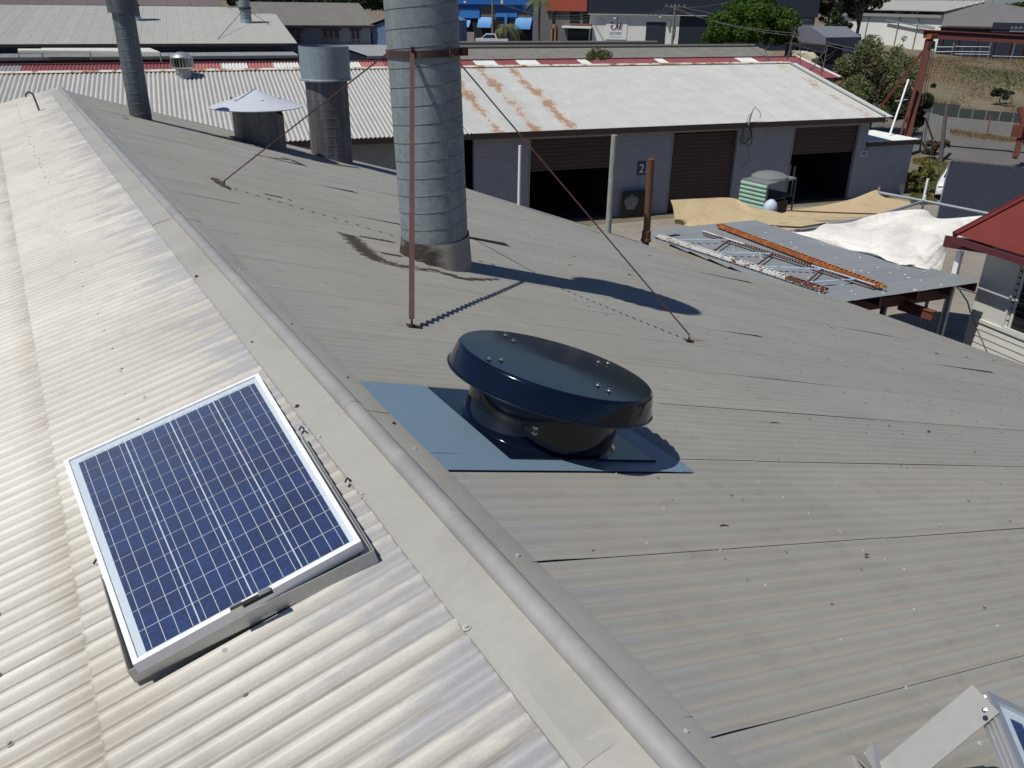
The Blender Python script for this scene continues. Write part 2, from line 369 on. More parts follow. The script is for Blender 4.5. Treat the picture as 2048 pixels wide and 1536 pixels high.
M['grass'] = leaf_mat('yellow_green_grass', (.16, .17, .04), (.22, .20, .07), (.10, .12, .03))
def ground_mat():
    t = NT('dry_earth_ground'); p = t.pos(); a = t.noise(p, .12, 6, .6); b = t.noise(p, .9, 7, .65); g = t.noise(p, 8, 5, .7)
    c = t.mix(t.rng(a, .35, .65), (.15, .125, .085), (.19, .15, .095)); c = t.mix(t.rng(b, .45, .65, 0, .7), c, (.115, .105, .055)); c = t.mix(t.rng(g, .4, .8, 0, .5), c, (.10, .085, .06))
    t.bump(g, .6, .05); return t.fin(c, .95)
M['ground'] = ground_mat()
def asphalt():
    t = NT('worn_asphalt'); p = t.pos(); a = t.noise(p, .25, 6, .6); b = t.noise(t.pos((.25, 1.5, 1), (0, 0, -.45)), .8, 6, .65); g = t.noise(p, 30, 3)
    c = t.mix(t.rng(a, .35, .65), (.105, .10, .095), (.135, .13, .12)); c = t.mix(t.rng(b, .5, .7, 0, .5), c, (.16, .135, .11)); c = t.mix(t.rng(g, .4, .8, 0, .4), c, (.06, .06, .06))
    return t.fin(c, .9)
M['asphalt'] = asphalt()
def yardm():
    t = NT('yard_concrete'); p = t.pos(); a = t.noise(p, .5, 7, .65); b = t.noise(p, 3, 6, .7)
    c = t.mix(t.rng(a, .35, .65), (.20, .18, .15), (.27, .245, .205)); c = t.mix(t.rng(b, .5, .75, 0, .6), c, (.12, .105, .09)); return t.fin(c, .95)
M['yard'] = yardm()
def hillm():
    t = NT('distant_hills'); p = t.pos(); a = t.noise(p, .02, 6, .6)
    return t.fin(t.mix(a, (.05, .075, .07), (.08, .10, .085)), 1.)
M['hill'] = hillm()

# ------------------------------------------------------------------ corrugated sheets
PITCH_C = 0.0762
def corr_mesh(name, L, ncorr, mat, pitch=PITCH_C, amp=.0085, rows=3, lift=None, seg=8, base=.0012, over=1.0, endlift=0.):
    W = (ncorr+over)*pitch; nu = int((ncorr+over)*seg); vs = []; cr = []
    for j in range(rows+1):
        v = L*j/rows
        for i in range(nu+1):
            u = W*i/nu; z = amp*math.cos(2*PI*u/pitch); k = max(0., 1-u/(pitch*1.2))
            z += k*(base + (lift(v) if lift else 0)) + (endlift if j == rows else 0)
            vs.append((v, u, z)); cr.append(.5+.5*math.cos(2*PI*u/pitch))
    fs = [(j*(nu+1)+i, (j+1)*(nu+1)+i, (j+1)*(nu+1)+i+1, j*(nu+1)+i+1) for j in range(rows) for i in range(nu)]
    me = bpy.data.meshes.new(name); me.from_pydata(vs, [], fs); me.materials.append(mat)
    me.polygons.foreach_set('use_smooth', [True]*len(fs))
    a = me.attributes.new('crest', 'FLOAT', 'POINT'); a.data.foreach_set('value', cr); me.update(); return me
def bumpf(c, wd, h): return lambda v: h*math.exp(-((v-c)/wd)**2)
def wedge(a, b, h):    # a lap edge that springs open from a to b and drops shut
    return lambda v: h*max(0, (v-a)/(b-a)) if a < v < b else 0.

# ------------------------------------------------------------------ the shed we stand on
YG, YN = 17.05, -2.6
shed = thing('corrugated_shed', 'long grey and biscuit corrugated iron gable roof in the foreground with capped ridge', 'shed', (XR, 8, 0))
W1, W2, W3, WE = 2.08, 8.2, 14.02, 14.02
lifts = [None, bumpf(.9, .5, .002), None, wedge(.1, .75, .004), bumpf(.15, .14, .006), None]
r1 = [corr_mesh('roof_sheet', W1-.07, 10, M['roofR'], rows=24 if l else 3, lift=l, base=.0009) for l in lifts]
r2l = [None, bumpf(2.2, .5, .004), wedge(.2, 2.3, .035), bumpf(4.4, .35, .006), wedge(3.0, 3.7, .012), wedge(.6, 1.2, .018)]
r2 = [corr_mesh('roof_sheet', W2-W1+.15, 10, M['roofR'], rows=60 if l else 4, lift=l, base=.0010) for l in r2l]
r3 = [corr_mesh('roof_sheet', W3-W2+.15, 10, M['roofR'], rows=40 if l else 4, lift=l) for l in (None, bumpf(2, .6, .008), wedge(1, 2.6, .02))]
near1 = corr_mesh('roof_sheet', W1-.07, 10, M['roofR'], rows=24, lift=bumpf(.15, .14, .005), base=.0028)
near2 = corr_mesh('roof_sheet', W2-W1+.15, 10, M['roofR'], rows=40, lift=bumpf(1.6, .8, .002), base=.0030)
nR = int((YG-YN)/.762)+1
pick1 = {0: 4, 1: 1, 3: 0, 8: 3, 14: 1, 17: 3}; pick2 = {5: 4, 6: 0, 9: 2, 12: 5, 13: 1, 15: 5, 16: 3, 17: 5, 3: 1, 1: 3, 18: 1}
Y0R = 1.7026
k0 = math.floor((YN-Y0R)/.762)
for k in range(k0, 60):
    y = Y0R + .762*k
    if y > YG-.2: break
    place('roof_sheet', near1 if k in (-1, 0, 1) else r1[pick1.get(k, 0)], shed, frame(RP(.06, y, .0035), E1, YV, NR))
    place('roof_sheet', near2 if k in (-1, 0, 1, 2) else r2[pick2.get(k, 0)], shed, frame(RP(W1-.15+.0, y, 0), E1, YV, NR))
    pA, pB = RP(W2-.15, y, -.0035), RP(WE, y, -.0035); eA = (pB-pA).normalized()
    place('roof_sheet', r3[(k*7) % 3 if k % 2 else 0], shed, frame(pA, eA, YV, eA.cross(YV)))
WL1 = 1.115
YLAP = onL(42, 392).y
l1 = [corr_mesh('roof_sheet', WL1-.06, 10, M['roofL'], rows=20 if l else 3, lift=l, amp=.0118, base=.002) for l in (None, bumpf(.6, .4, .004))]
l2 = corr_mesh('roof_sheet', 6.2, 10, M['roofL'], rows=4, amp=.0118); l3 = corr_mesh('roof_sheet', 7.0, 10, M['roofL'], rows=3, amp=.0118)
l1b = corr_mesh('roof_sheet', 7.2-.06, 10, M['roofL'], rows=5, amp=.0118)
YL0 = 1.5904
for k in range(math.floor((YN-YL0)/.762), 60):
    y = YL0 + .762*k
    if y > YG-.2: break
    ye = y+.762
    if ye < YLAP+.1:
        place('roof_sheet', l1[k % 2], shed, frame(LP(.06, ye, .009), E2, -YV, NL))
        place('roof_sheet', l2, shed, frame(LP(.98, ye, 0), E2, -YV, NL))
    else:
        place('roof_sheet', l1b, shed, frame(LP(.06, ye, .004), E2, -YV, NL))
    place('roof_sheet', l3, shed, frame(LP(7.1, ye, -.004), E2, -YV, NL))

# ridge capping: bent flanks with a rolled crown, in overlapping lengths
def cap_prof(h0=.0):
    roll = [(-.029*math.cos(a), .037+.029*math.sin(a)) for a in [math.radians(x) for x in range(-15, 200, 18)]]
    L = [(-.1813, .015), (-.1795, .0245), (-.152, .0262), (-.148, .0280), (-.034, .0295), roll[0]]
    R = [roll[-1], (.034, .027), (.158, .018), (.165, .0155), (.166, .007)]
    return [(d, h+h0) for d, h in L], [(d, h+h0) for d, h in roll], [(d, h+h0) for d, h in R]
def cap_pt(d, h, Y):
    t = max(0., min(1., (d+.03)/.06)); a = APEX + E2*(-d) + YV*Y + NL*h; b = APEX + E1*d + YV*Y + NR*h
    return a*(1-t)+b*t
ci = 0; y = YN
random.seed(3)
while y < YG+.02:
    y2 = min(y+1.83, YG+.06); L, Ro, Rr = cap_prof(.0012 if ci % 2 else 0)
    mb = MB()
    jig = [random.uniform(-.0010, .0034) for _ in range(20)]; jig2 = [random.uniform(-.0015, .0015) for _ in range(20)]
    for part, mi in ((L, 0), (Ro, 1), (Rr, 0)):
        mb.mi = mi; n = len(part); rows = 16
        def P(a, b, part=part, n=n):
            i = min(int(round(a*(n-1))), n-1); d, h = part[i]; Y = y-.05+(y2-y+.05)*b
            ji = int(round(b*16)); hh = h + (.002*math.sin(Y*5.1+ci)+(jig[ji] if d < 0 else jig2[ji]))*(1 if abs(d) > .05 else .12); d = d+(jig2[ji]*.9 if abs(d) > .14 else 0)
            return cap_pt(d, hh, Y)
        mb.grid(P, n-1, rows)
    mb.build('ridge_cap', [M['capL'], M['roll']], shed, sharp=25)
    y = y2; ci += 1
    if y2 >= YG+.05: break

# screws: the ones big enough in view are parts, the rest of the rows one part
def screw(mb, P, N, r=.0085, h=.005):
    N = Vector(N); X = N.orthogonal().normalized(); Y = N.cross(X)
    mb.lathe(P, [(r*1.5, 0), (r*1.5, h*.35), (r*.8, h*.5), (r*.75, h*1.6), (0.0001, h*1.75)], 8, X, Y, N)
smb = MB(); screw(smb, (0, 0, 0), (0, 0, 1)); sme = smb.mesh('roof_screw', paint('weathered_zinc_screw', (.40, .40, .39), .5, .2, 60), (0, 0, 0), 40)
sdk = smb.mesh('roof_screw', M['rustdark'], (0, 0, 0), 40)
def scr(P, N, dark=False, s=1.0):
    N = Vector(N); X = N.orthogonal().normalized()
    place('roof_screw', sdk if dark else sme, shed, frame(P, X*s, N.cross(X)*s, N*s))
for px, py, side, dk in ((933, 1255, 'L', 0), (1371, 1466, 'R', 0), (1035, 1113, 'R', 0), (787, 848, 'R', 1), (595, 813, 'L', 1), (505, 686, 'L', 1), (583, 650, 'R', 1), (480, 538, 'R', 0), (725, 990, 'L', 0), (640, 875, 'L', 0), (393, 553, 'L', 1), (695, 757, 'R', 1), (829, 900, 'R', 0)):
    P = onL(px, py, .0265) if side == 'L' else onR(px, py, .018)
    scr(P, NL if side == 'L' else NR, dk)
vis = [(1518, 1163), (1665, 1268), (1819, 1215), (1977, 1243), (1740, 1111), (1823, 1150), (1790, 1362), (1943, 1477), (1425, 1091), (1340, 1029), (1241, 956), (1522, 968), (1573, 1000), (1627, 1035), (1691, 1071), (1754, 1111), (1887, 1057), (1300, 1093), (2040, 918), (1950, 919), (1800, 918)]
for q in vis:
    P = onR(q[0], q[1], .0085); k = round((P.y-Y0R)/PITCH_C); P = RP((P.x-XR)/CR, Y0R+k*PITCH_C, .0105); scr(P, NR, False, .62)
random.seed(11)
mbs, mbd = MB(), MB()
for wrow in (3.4, 4.75, 6.1, 7.5, 8.9, 10.3, 11.7, 13.1, 14.0):
    for k in range(int((YG-YN)/PITCH_C)):
        if k % 3: continue
        y = Y0R + PITCH_C*(k+int((YN-Y0R)/PITCH_C)); 
        if y > YG or random.random() < .25: continue
        screw(mbs if random.random() < .3 else mbd, RP(wrow+random.uniform(-.02, .02), y, .008), NR, .0062, .003)
for wrow in (.75, 1.35, 2.4, 3.6, 4.9):
    for k in range(int((YG-YN)/PITCH_C)):
        if k % 4: continue
        y = YL0 + PITCH_C*(k+int((YN-YL0)/PITCH_C))
        if y > YG or y < 0.8: continue
        screw(mbd if random.random() < .4 else mbs, LP(wrow+random.uniform(-.02, .02), y+.01, .0135), NL, .007)
mbs.build('screw_rows', M['roofR'], shed, kind='stuff'); mbd.build('rusty_screw_rows', rusty('dull_rusty_screw', (.13, .11, .09), (.10, .06, .04), .4), shed, kind='stuff')
# twigs and leaf litter lying on the iron
tw = MB()
lit = [(1540, 845, .10), (1855, 862, .05), (520, 387, .0), (1135, 529, .09), (1255, 548, .08), (1145, 512, .06), (985, 640, .0), (1370, 580, .0), (1870, 706, .10), (1930, 714, .12), (1985, 720, .1), (1730, 1110, .03), (1440, 1052, .05), (1660, 655, .09), (1295, 510, .09)]
for px, py, L in lit:
    if L <= 0: continue
    P = onR(px, py, .012); tw.tube([P, P+E1*L*.5+YV*.006, P+E1*L], [.003, .0045, .002], 5)
for _ in range(170):
    wv = random.uniform(.25, 11); yy = random.uniform(.6, 16.5); P = RP(wv, yy, .004+random.random()*.006); r = random.uniform(.002, .006)
    a = random.random()*6; q = E1*math.cos(a)+YV*math.sin(a); tw.beam(P, P+q*r*2.4, r, .002)
tw.build('twigs_and_leaves', rusty('dry_twigs', (.07, .05, .035), (.12, .06, .03), .5), shed, kind='stuff')

# walls below the roof
wl = MB(); wx0, wx1 = XR-CL*13.9, XR+CR*13.9
Zr = lambda X: (ZR-(X-XR)*TR if X > XR else ZR-(XR-X)*TL)-.06
for Y in (YG-.25, YN+.25):
    wl.slab([(wx0, Y, 0), (wx1, Y, 0), (wx1, Y, Zr(wx1)-(.36 if Y > 5 else 0)), (XR+7.6, Y, Zr(XR+7.6)), (XR, Y, Zr(XR)), (wx0, Y, Zr(wx0))], (0, .12, 0), 1)
for X in (wx0, wx1-.12):
    wl.box((X+.06, (YG+YN)/2, Zr(X)/2-.2), (.12, YG-YN-.26, Zr(X)-.42))
wl.build('wall', M['oldwall'], shed)
gb = MB()
for a, b, n_ in ((RP(0, YG), RP(8, YG), NR), (RP(8.01, YG), RP(WE, YG), NR), (LP(0, YG), LP(13.9, YG), NL)):
    gb.beam(a+Vector((0, .02, -.015)), b+Vector((0, .02, -.015)), .035, .05, n_)
gb.build('gable_flashing', M['pipe'], shed)

# dark bitumen seal on the roof beside the big flue, laid over the corrugations
def on_corr(wd, Y, h=0.0065):
    return RP(wd, Y, h + .0085*math.cos(2*PI*(Y-Y0R)/PITCH_C))
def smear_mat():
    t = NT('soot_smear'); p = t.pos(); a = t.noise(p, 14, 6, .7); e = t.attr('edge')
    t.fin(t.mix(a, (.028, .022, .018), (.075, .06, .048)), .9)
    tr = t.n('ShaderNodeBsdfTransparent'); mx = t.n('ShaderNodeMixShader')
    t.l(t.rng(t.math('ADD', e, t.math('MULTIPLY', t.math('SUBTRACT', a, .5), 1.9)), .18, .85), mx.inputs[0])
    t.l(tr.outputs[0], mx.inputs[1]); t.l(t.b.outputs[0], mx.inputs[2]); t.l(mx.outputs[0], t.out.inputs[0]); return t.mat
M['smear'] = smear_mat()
def smear(pts, wid, name='soot_mark', mat=None, par=None):
    Ps = [onR(*q) for q in pts]; Ps = [((P.x-XR)/CR, P.y) for P in Ps]; path = []
    for i in range(len(Ps)-1):
        n = max(2, int(math.hypot(Ps[i+1][0]-Ps[i][0], Ps[i+1][1]-Ps[i][1])/.012))
        for k in range(n): t = k/n; path.append((Ps[i][0]*(1-t)+Ps[i+1][0]*t, Ps[i][1]*(1-t)+Ps[i+1][1]*t, (wid[i]*(1-t)+wid[i+1]*t)))
    vs, ed, nw = [], [], 8
    for i, (a, b, wv) in enumerate(path):
        a2, b2, _ = path[min(i+4, len(path)-1)]; a1, b1, _ = path[max(i-4, 0)]; dx, dy = a2-a1, b2-b1; l = math.hypot(dx, dy) or 1; nx, ny = -dy/l, dx/l
        for j in range(nw+1):
            s = (j/nw-.5)*wv; vs.append(on_corr(a+nx*s, b+ny*s)); ed.append(max(0, 1-abs(j/nw-.5)*2)*min(1, i/6, (len(path)-1-i)/6))
    fs = [(i*(nw+1)+j, i*(nw+1)+j+1, (i+1)*(nw+1)+j+1, (i+1)*(nw+1)+j) for i in range(len(path)-1) for j in range(nw)]
    org = abs_loc(par or shed); me = bpy.data.meshes.new(name); me.from_pydata([v-org for v in vs], [], fs); me.materials.append(mat or M['smear'])
    a = me.attributes.new('edge', 'FLOAT', 'POINT'); a.data.foreach_set('value', ed)
    o = bpy.data.objects.new(name, me); COL.objects.link(o); o.parent = par or shed; return o
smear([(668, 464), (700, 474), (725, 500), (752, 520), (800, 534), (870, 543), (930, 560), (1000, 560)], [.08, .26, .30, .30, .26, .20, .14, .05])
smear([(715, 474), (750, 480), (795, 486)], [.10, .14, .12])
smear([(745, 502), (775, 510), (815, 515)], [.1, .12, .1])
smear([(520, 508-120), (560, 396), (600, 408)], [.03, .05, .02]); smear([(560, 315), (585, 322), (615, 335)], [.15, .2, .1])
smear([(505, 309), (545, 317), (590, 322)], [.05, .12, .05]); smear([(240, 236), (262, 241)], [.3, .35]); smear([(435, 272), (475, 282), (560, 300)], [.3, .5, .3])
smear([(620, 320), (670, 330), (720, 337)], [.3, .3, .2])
def rust_smear():
    t = NT('rust_run_stain'); p = t.pos(); a = t.noise(p, 25, 5, .7); e = t.attr('edge'); t.fin(t.mix(a, (.30, .10, .03), (.40, .20, .09)), .9)
    tr = t.n('ShaderNodeBsdfTransparent'); mx = t.n('ShaderNodeMixShader'); t.l(t.math('MULTIPLY', e, t.rng(a, .3, .7, .2, .9)), mx.inputs[0])
    t.l(tr.outputs[0], mx.inputs[1]); t.l(t.b.outputs[0], mx.inputs[2]); t.l(mx.outputs[0], t.out.inputs[0]); return t.mat
M['rustrun'] = rust_smear()
smear([(826, 650), (850, 654), (880, 658)], [.08, .07, .02], 'rust_stain', M['rustrun']); smear([(1378, 680), (1395, 682), (1420, 684)], [.05, .04, .02], 'rust_stain', M['rustrun'])

# ------------------------------------------------------------------ big flue with stays
def helix(mb, c, r, z0, z1, pitch, cut=None, rise=.0035, wdt=.008, seg=40):
    turns = (z1-z0)/pitch; n = int(turns*seg); pts = []
    vs, fs = [], []
    for i in range(n+1):
        a = 2*PI*i/seg+1.; z = z0+(z1-z0)*i/n
        for dz, dr in ((-wdt/2, 0), (-wdt*.2, rise), (wdt*.25, rise), (wdt/2, 0)):
            vs.append((c[0]+math.cos(a)*(r+dr), c[1]+math.sin(a)*(r+dr), z+dz))
    for i in range(n):
        for k in range(3): q = i*4+k; fs.append((q, q+4, q+5, q+1))
    mb.add(vs, fs, True)
def zroof(X): return ZR-(X-XR)*TR
FC = (3.17, 6.66); FR = .302
fz = zroof(FC[0]); f = thing('exhaust_flue', 'tall galvanised spiral flue held by four rusty stays in the middle of the roof', 'flue', (FC[0], FC[1], fz))
ztop = fz+3.8
LQ = Matrix.Rotation(-math.radians(1.75), 3, Vector((FWD.x, FWD.y, 0)).normalized()); LB = Vector((FC[0], FC[1], fz))
def lean(P): return LB + LQ @ (Vector(P)-LB)
def leanmb(m): m.v = [tuple(lean(v)) for v in m.v]
mb = MB(); mb.lathe((*FC, 0), [(FR, fz-.2), (FR, ztop+.02), (FR-.01, ztop+.02), (FR-.01, ztop-.6)], 64); leanmb(mb); mb.build('duct', M['galv'], f)
mb = MB(); helix(mb, FC, FR, fz+.30, ztop, .148); leanmb(mb); mb.build('spiral_seam', M['seam'], f)
mb = MB(); mb.lathe((*FC, 0), [(.001, ztop+.62), (.64, ztop+.30), (.63, ztop+.285), (.02, ztop+.58)], 48); leanmb(mb); mb.build('cone_hat', M['conehat'], f)
for a in (20, 110, 200, 290):
    mb = MB(); a = math.radians(a); mb.beam((FC[0]+math.cos(a)*FR, FC[1]+math.sin(a)*FR, ztop-.1), (FC[0]+math.cos(a)*FR*1.1, FC[1]+math.sin(a)*FR*1.1, ztop+.44), .03, .006); leanmb(mb); mb.build('hat_leg', M['seam'], f)
mb = MB()
def sk(u, v):   # flared apron following the roof slope
    a = 2*PI*u; r = FR+.006+.028*(1-v); X = FC[0]+math.cos(a)*r; Y = FC[1]+math.sin(a)*r; z0 = zroof(X)-.02; z1 = fz+.27+.03*math.sin(a+.5)
    return (X, Y, z0*(1-v)+z1*v)
def apron_mat():
    t = NT('mortared_apron'); p = t.pos(); a = t.noise(p, 7, 6, .65); z = t.sep(p)
    c = t.mix(a, (.24, .225, .205), (.33, .315, .295))
    q = t.math('ADD', t.math('MULTIPLY', t.math('SUBTRACT', t.noise(t.pos((1, 1, 2)), 3.2, 6, .6), .5), 1.5), t.rng(z[0], FC[0]-.25, FC[0]+.22, .62, -.45))
    c = t.mix(t.rng(q, .25, .6), c, (.035, .026, .02)); t.bump(a, .4, .01); return t.fin(c, .85)
mb.grid(sk, 64, 8); mb.build('apron', apron_mat(), f)
zb = fz+1.80
mb = MB(); mb.lathe((*FC, 0), [(FR, zb-.028), (FR+.012, zb-.028), (FR+.012, zb+.028), (FR, zb+.028)], 48)
mb.box((FC[0]+.27, FC[1]-.20, zb), (.06, .05, .06)); leanmb(mb); mb.build('clamp_band', M['rustdark'], f)
cB = lean((FC[0], FC[1], zb))
feet = [onR(824, 652, .012), onR(1378, 681, .012), onR(449, 372, .012), RP((4.62-XR)/CR, 9.0, .012)]
for i, P in enumerate(feet):
    dx, dy = P.x-cB[0], P.y-cB[1]; l = math.hypot(dx, dy); q = Vector((cB[0]+dx/l*(FR+.018), cB[1]+dy/l*(FR+.018), zb+.01))
    if i < 2:
        hx = hit((828, 916)[i], 111, FWD, FWD.dot(cB)-FR*.8); v_ = Vector((hx.x-cB[0], hx.y-cB[1], 0)); v_ *= (FR+.02)/v_.length; q = Vector((cB[0]+v_.x, cB[1]+v_.y, zb+.01))
        dx, dy = P.x-q.x, P.y-q.y; l = math.hypot(dx, dy)
    mb = MB(); wd = .034 if i == 0 else .014
    lat = Vector((-dy/l, dx/l, 0)); a, b = P+Vector((0, 0, .05)), q
    s = (a-b).normalized(); mb.beam(b+s*-.02, a, wd, .009, s.cross(lat))
    mb.beam(a+Vector((0, 0, .0)), P-Vector((0, 0, .002)), wd*1.4, .012, lat); mb.box(P+Vector((0, 0, .003)), (.09 if i else .06, .05, .006), E1, YV, NR)
    mb.beam(q+Vector((0, 0, .045)), q-Vector((0, 0, .03)), .03, .02)
    o = mb.build('stay', M['rust'] if i == 0 else M['rustdark'], f)
    bb = MB(); screw(bb, P+NR*.03-lat*.0+Vector((-.02, -.02, .02)), -lat, .008); bb.build('bolt', M['steel'], o)
twg = MB(); a = onR(423, 357, .03); b = onR(449, 373, .02); twg.tube([a, (a+b)/2+Vector((0, 0, .02)), b, onR(462, 377, .02)], [.012, .02, .02, .008], 6); twg.build('stay_offcut', M['rustdark'], f)

# ------------------------------------------------------------------ small sooty stub with cone hat
bx, by = 3.92, 15.45; bz = zroof(bx); f = thing('cone_capped_vent', 'stubby dark round vent with a wide pale cone hat', 'vent', (bx, by, bz))
mb = MB(); R_ = .44
def wallp(u, v):
    a = 2*PI*u; X, Y = bx+math.cos(a)*R_, by+math.sin(a)*R_; return (X, Y, zroof(X)-.03 + (.70+.04*math.sin(3*a))*v)
mb.grid(wallp, 48, 4); mb.build('vent_body', M['galvd'], f)
apx = D(515, 179, dep((bx, by, bz+1.1))); zc = apx.z
mb = MB(); mb.lathe((bx, by, 0), [(.001, zc), (.30, zc-.12), (.81, zc-.285), (.80, zc-.30), (.02, zc-.04)], 48); mb.build('cone_hat', M['conehat'], f)
sm = MB(); sm.beam((bx, by, zc+.006), (bx-.72*.9, by-.72*.43, zc-.275), .02, .004);  sm.build('hat_seam', M['seam'], f)
for a in (200, 270, 330, 60):
    a = math.radians(a); X, Y = bx+math.cos(a)*R_*.93, by+math.sin(a)*R_*.93
    mb = MB(); mb.box((X, Y, (zroof(X)+.55+zc-.15)/2), (.05, .02, zc-.15-zroof(X)-.55)); mb.build('hat_leg', M['blackmat'], f)

# ------------------------------------------------------------------ cowled flue in the middle
cx_, cy_ = 5.45, 16.1; cz_ = zroof(cx_); f = thing('cowled_flue', 'dark spiral flue with a wide pale grey open cowl on top', 'flue', (cx_, cy_, cz_))
dd = dep((cx_, cy_, cz_+1)); rr = 40.5/F_PX*dep((cx_, cy_, cz_+.4)); zt = D(655, 160, dep((cx_, cy_, cz_+1.7))).z; zt2 = D(655, 93, dep((cx_, cy_, cz_+2.5))).z
mb = MB(); mb.lathe((cx_, cy_, 0), [(rr, cz_-.35), (rr, zt+.3), (rr-.01, zt+.3), (rr-.01, zt)], 56); mb.build('duct', M['galvb'], f)
mb = MB(); helix(mb, (cx_, cy_), rr, cz_-.1, zt, .165); mb.build('spiral_seam', M['seam'], f)
mb = MB(); ro = rr*1.17; mb.lathe((cx_, cy_, 0), [(rr, zt), (ro+.01, zt-.01), (ro+.01, zt+.02), (ro, zt+.03), (ro, zt2), (ro-.012, zt2), (ro-.012, zt+.05)], 56); mb.build('cowl', M['galvc'], f)

# far left flue
lx, ly = 1.93, 15.05; lz = zroof(lx); f = thing('slender_flue', 'slender dark spiral flue rising beside the far end of the ridge', 'flue', (lx, ly, lz))
rr = 20.5/F_PX*dep((lx, ly, lz+.3)); zt = D(262, 26, dep((lx, ly, lz+1.8))).z
mb = MB(); mb.lathe((lx, ly, 0), [(rr, lz-.15), (rr, zt+.2)], 48); mb.build('duct', galv('dark_duct', (.12, .15, .17), soot=(lz-.1, lz+.5)), f)
mb = MB(); helix(mb, (lx, ly), rr, lz, zt, .16, seg=32); mb.build('spiral_seam', M['seam'], f)
mb = MB(); mb.lathe((lx, ly, 0), [(rr, zt), (rr*1.32, zt), (rr*1.32, zt+.75), (rr*1.26, zt+.75), (rr*1.26, zt+.02)], 48); mb.build('cowl', M['galvd'], f)

# gooseneck on the left slope
P = onL(80, 223); mb = MB(); s = dep(P)/F_PX
pts = [P-Vector((0, 0, .05)), P+Vector((-.02, 0, .2)), P+Vector((-.05, 0, .34))]
T = D(67, 183, dep(P)); b0 = P+Vector((-.045, 0, (T-P).z*.9)); pts = [P-Vector((0, 0, .05)), P*.5+b0*.5, b0, b0+Vector((-.03, -.01, .035)), b0+Vector((-.075, -.03, .035)), b0+Vector((-.10, -.04, 0.005)), b0+Vector((-.102, -.04, -.03))]
mb.tube(pts, .014, 10); tag(mb.build('gooseneck_pipe', M['galvb'], org=P), 'bent grey gooseneck pipe on the pale left slope', 'pipe')

# pipes standing at the far gable edge
def gable_pt(x, y, Y=YG-.12): return hit(x, y, (0, 1, 0), Y)
def vpipe(name, label, xb, yb, xt, yt, pxw, mat, Y=YG-.12, collar=None, sink=.25):
    B = gable_pt(xb, yb, Y); T = D(xt, yt, dep(B)); r = pxw/2/F_PX*dep(B)
    t = thing(name, label, 'pipe', (B.x, B.y, zroof(B.x)))
    zt_ = B.z + (T-B).length*.98
    top = hit(xt, yt, (0, 1, 0), Y)
    mb = MB(); mb.tube([(B.x, B.y, min(B.z, zroof(B.x))-sink), (B.x, B.y, B.z), (top.x, B.y, top.z)], r, 20); mb.build('pipe_shaft', mat, t)
    if collar: mb = MB(); mb.lathe((B.x, B.y, RP((B.x-XR)/CR, B.y).z+.13), [(r, .22), (r*1.3, .20), (r*1.3, .0), (r*1.5, -.02), (r*1.5, -.08), (r, -.1)], 20); mb.build('pipe_collar', mat, t)
    return t
vpipe('rusty_vent_pipe', 'rusty brown upright pipe with a collar near the eave corner', 1294, 452, 1302, 318, 14, M['rustpipe'], collar=True, sink=.6)
vpipe('concrete_post', 'mottled grey round post rising past the gable edge', 1219, 420, 1229, 270, 12, paint('mottled_grey_post', (.27, .28, .25), .8, .2, 6), sink=1.5)
vpipe('plastic_vent_pipe', 'thin white plastic pipe standing at the gable edge', 1038, 380, 1040, 291, 5.5, M['white'])

# ------------------------------------------------------------------ black solar ventilator on its blue flashing
vc = rx(1.81, 2.78); f = thing('roof_ventilator', 'glossy black round mushroom ventilator on blue grey flashing', 'ventilator', vc)
def fl(X0, X1, Y0, Y1, h, t_=.0025):
    p = [RP((X0-XR)/CR, Y0, h), RP((X1-XR)/CR, Y0, h), RP((X1-XR)/CR, Y1, h), RP((X0-XR)/CR, Y1, h)]
    return p, t_
mb = MB(); hf = .0155
mb.slab(fl(1.115, 1.45, 2.325, 3.205, hf)[0], NR, .002)      # apron sheet under the ridge cap
mb.slab(fl(1.4505, 2.22, 2.325, 2.42, hf+.0005)[0], NR, .002)
p = [rx(2.2205, 2.325, hf), rx(2.37, 2.325, hf-.004), rx(2.385, 2.43, hf-.002), rx(2.36, 3.205, hf), rx(2.2205, 3.205, hf)]
mb.slab(p, NR, .002)
mb.slab([rx(2.30, 2.322, hf+.003), rx(2.372, 2.32, hf-.001), rx(2.39, 2.435, hf+.001)], NR, .002)
mb.build('blue_flashing', M['blueflash'], f)
for X_, Y_ in ((1.5, 2.345), (1.75, 2.345), (2.0, 2.345), (2.25, 2.36), (2.33, 2.65), (2.33, 2.95)):
    m_ = MB(); screw(m_, rx(X_, Y_, .013), NR, .005, .003); m_.build('flashing_screw', M['steel'], f)
mb = MB(); mb.slab([rx(1.4508, 2.4205, hf+.001), rx(2.2195, 2.4205, hf+.001), rx(2.2195, 3.19, hf+.001), rx(1.4508, 3.19, hf+.001)], NR, .004)
mb.slab([rx(1.4508, 2.4205, hf+.005), rx(2.2195, 2.4205, hf+.005), rx(2.2195, 2.4265, hf+.005), rx(1.4508, 2.4265, hf+.005)], NR, .006); mb.build('base_plate', M['black'], f)
b0 = vc; 
mb = MB(); mb.lathe(b0, [(.366, .014), (.364, .022), (.352, .030), (.348, .032), (.348, .27), (.34, .29), (.3, .30)], 96, E1, YV, NR); mb.build('throat', M['black'], f)
mb = MB(); 
for hh in (.195, .202, .209, .216, .223): mb.lathe(b0, [(.347, hh-.003), (.351, hh), (.347, hh+.003)], 96, E1, YV, NR)
mb.build('throat_ribs', M['black'], f)
mb = MB(); mb.lathe(b0, [(.46, .220), (.478, .218), (.480, .225), (.471, .230), (.453, .312), (.448, .321), (.440, .3265), (.0001, .330)], 128, E1, YV, NR)
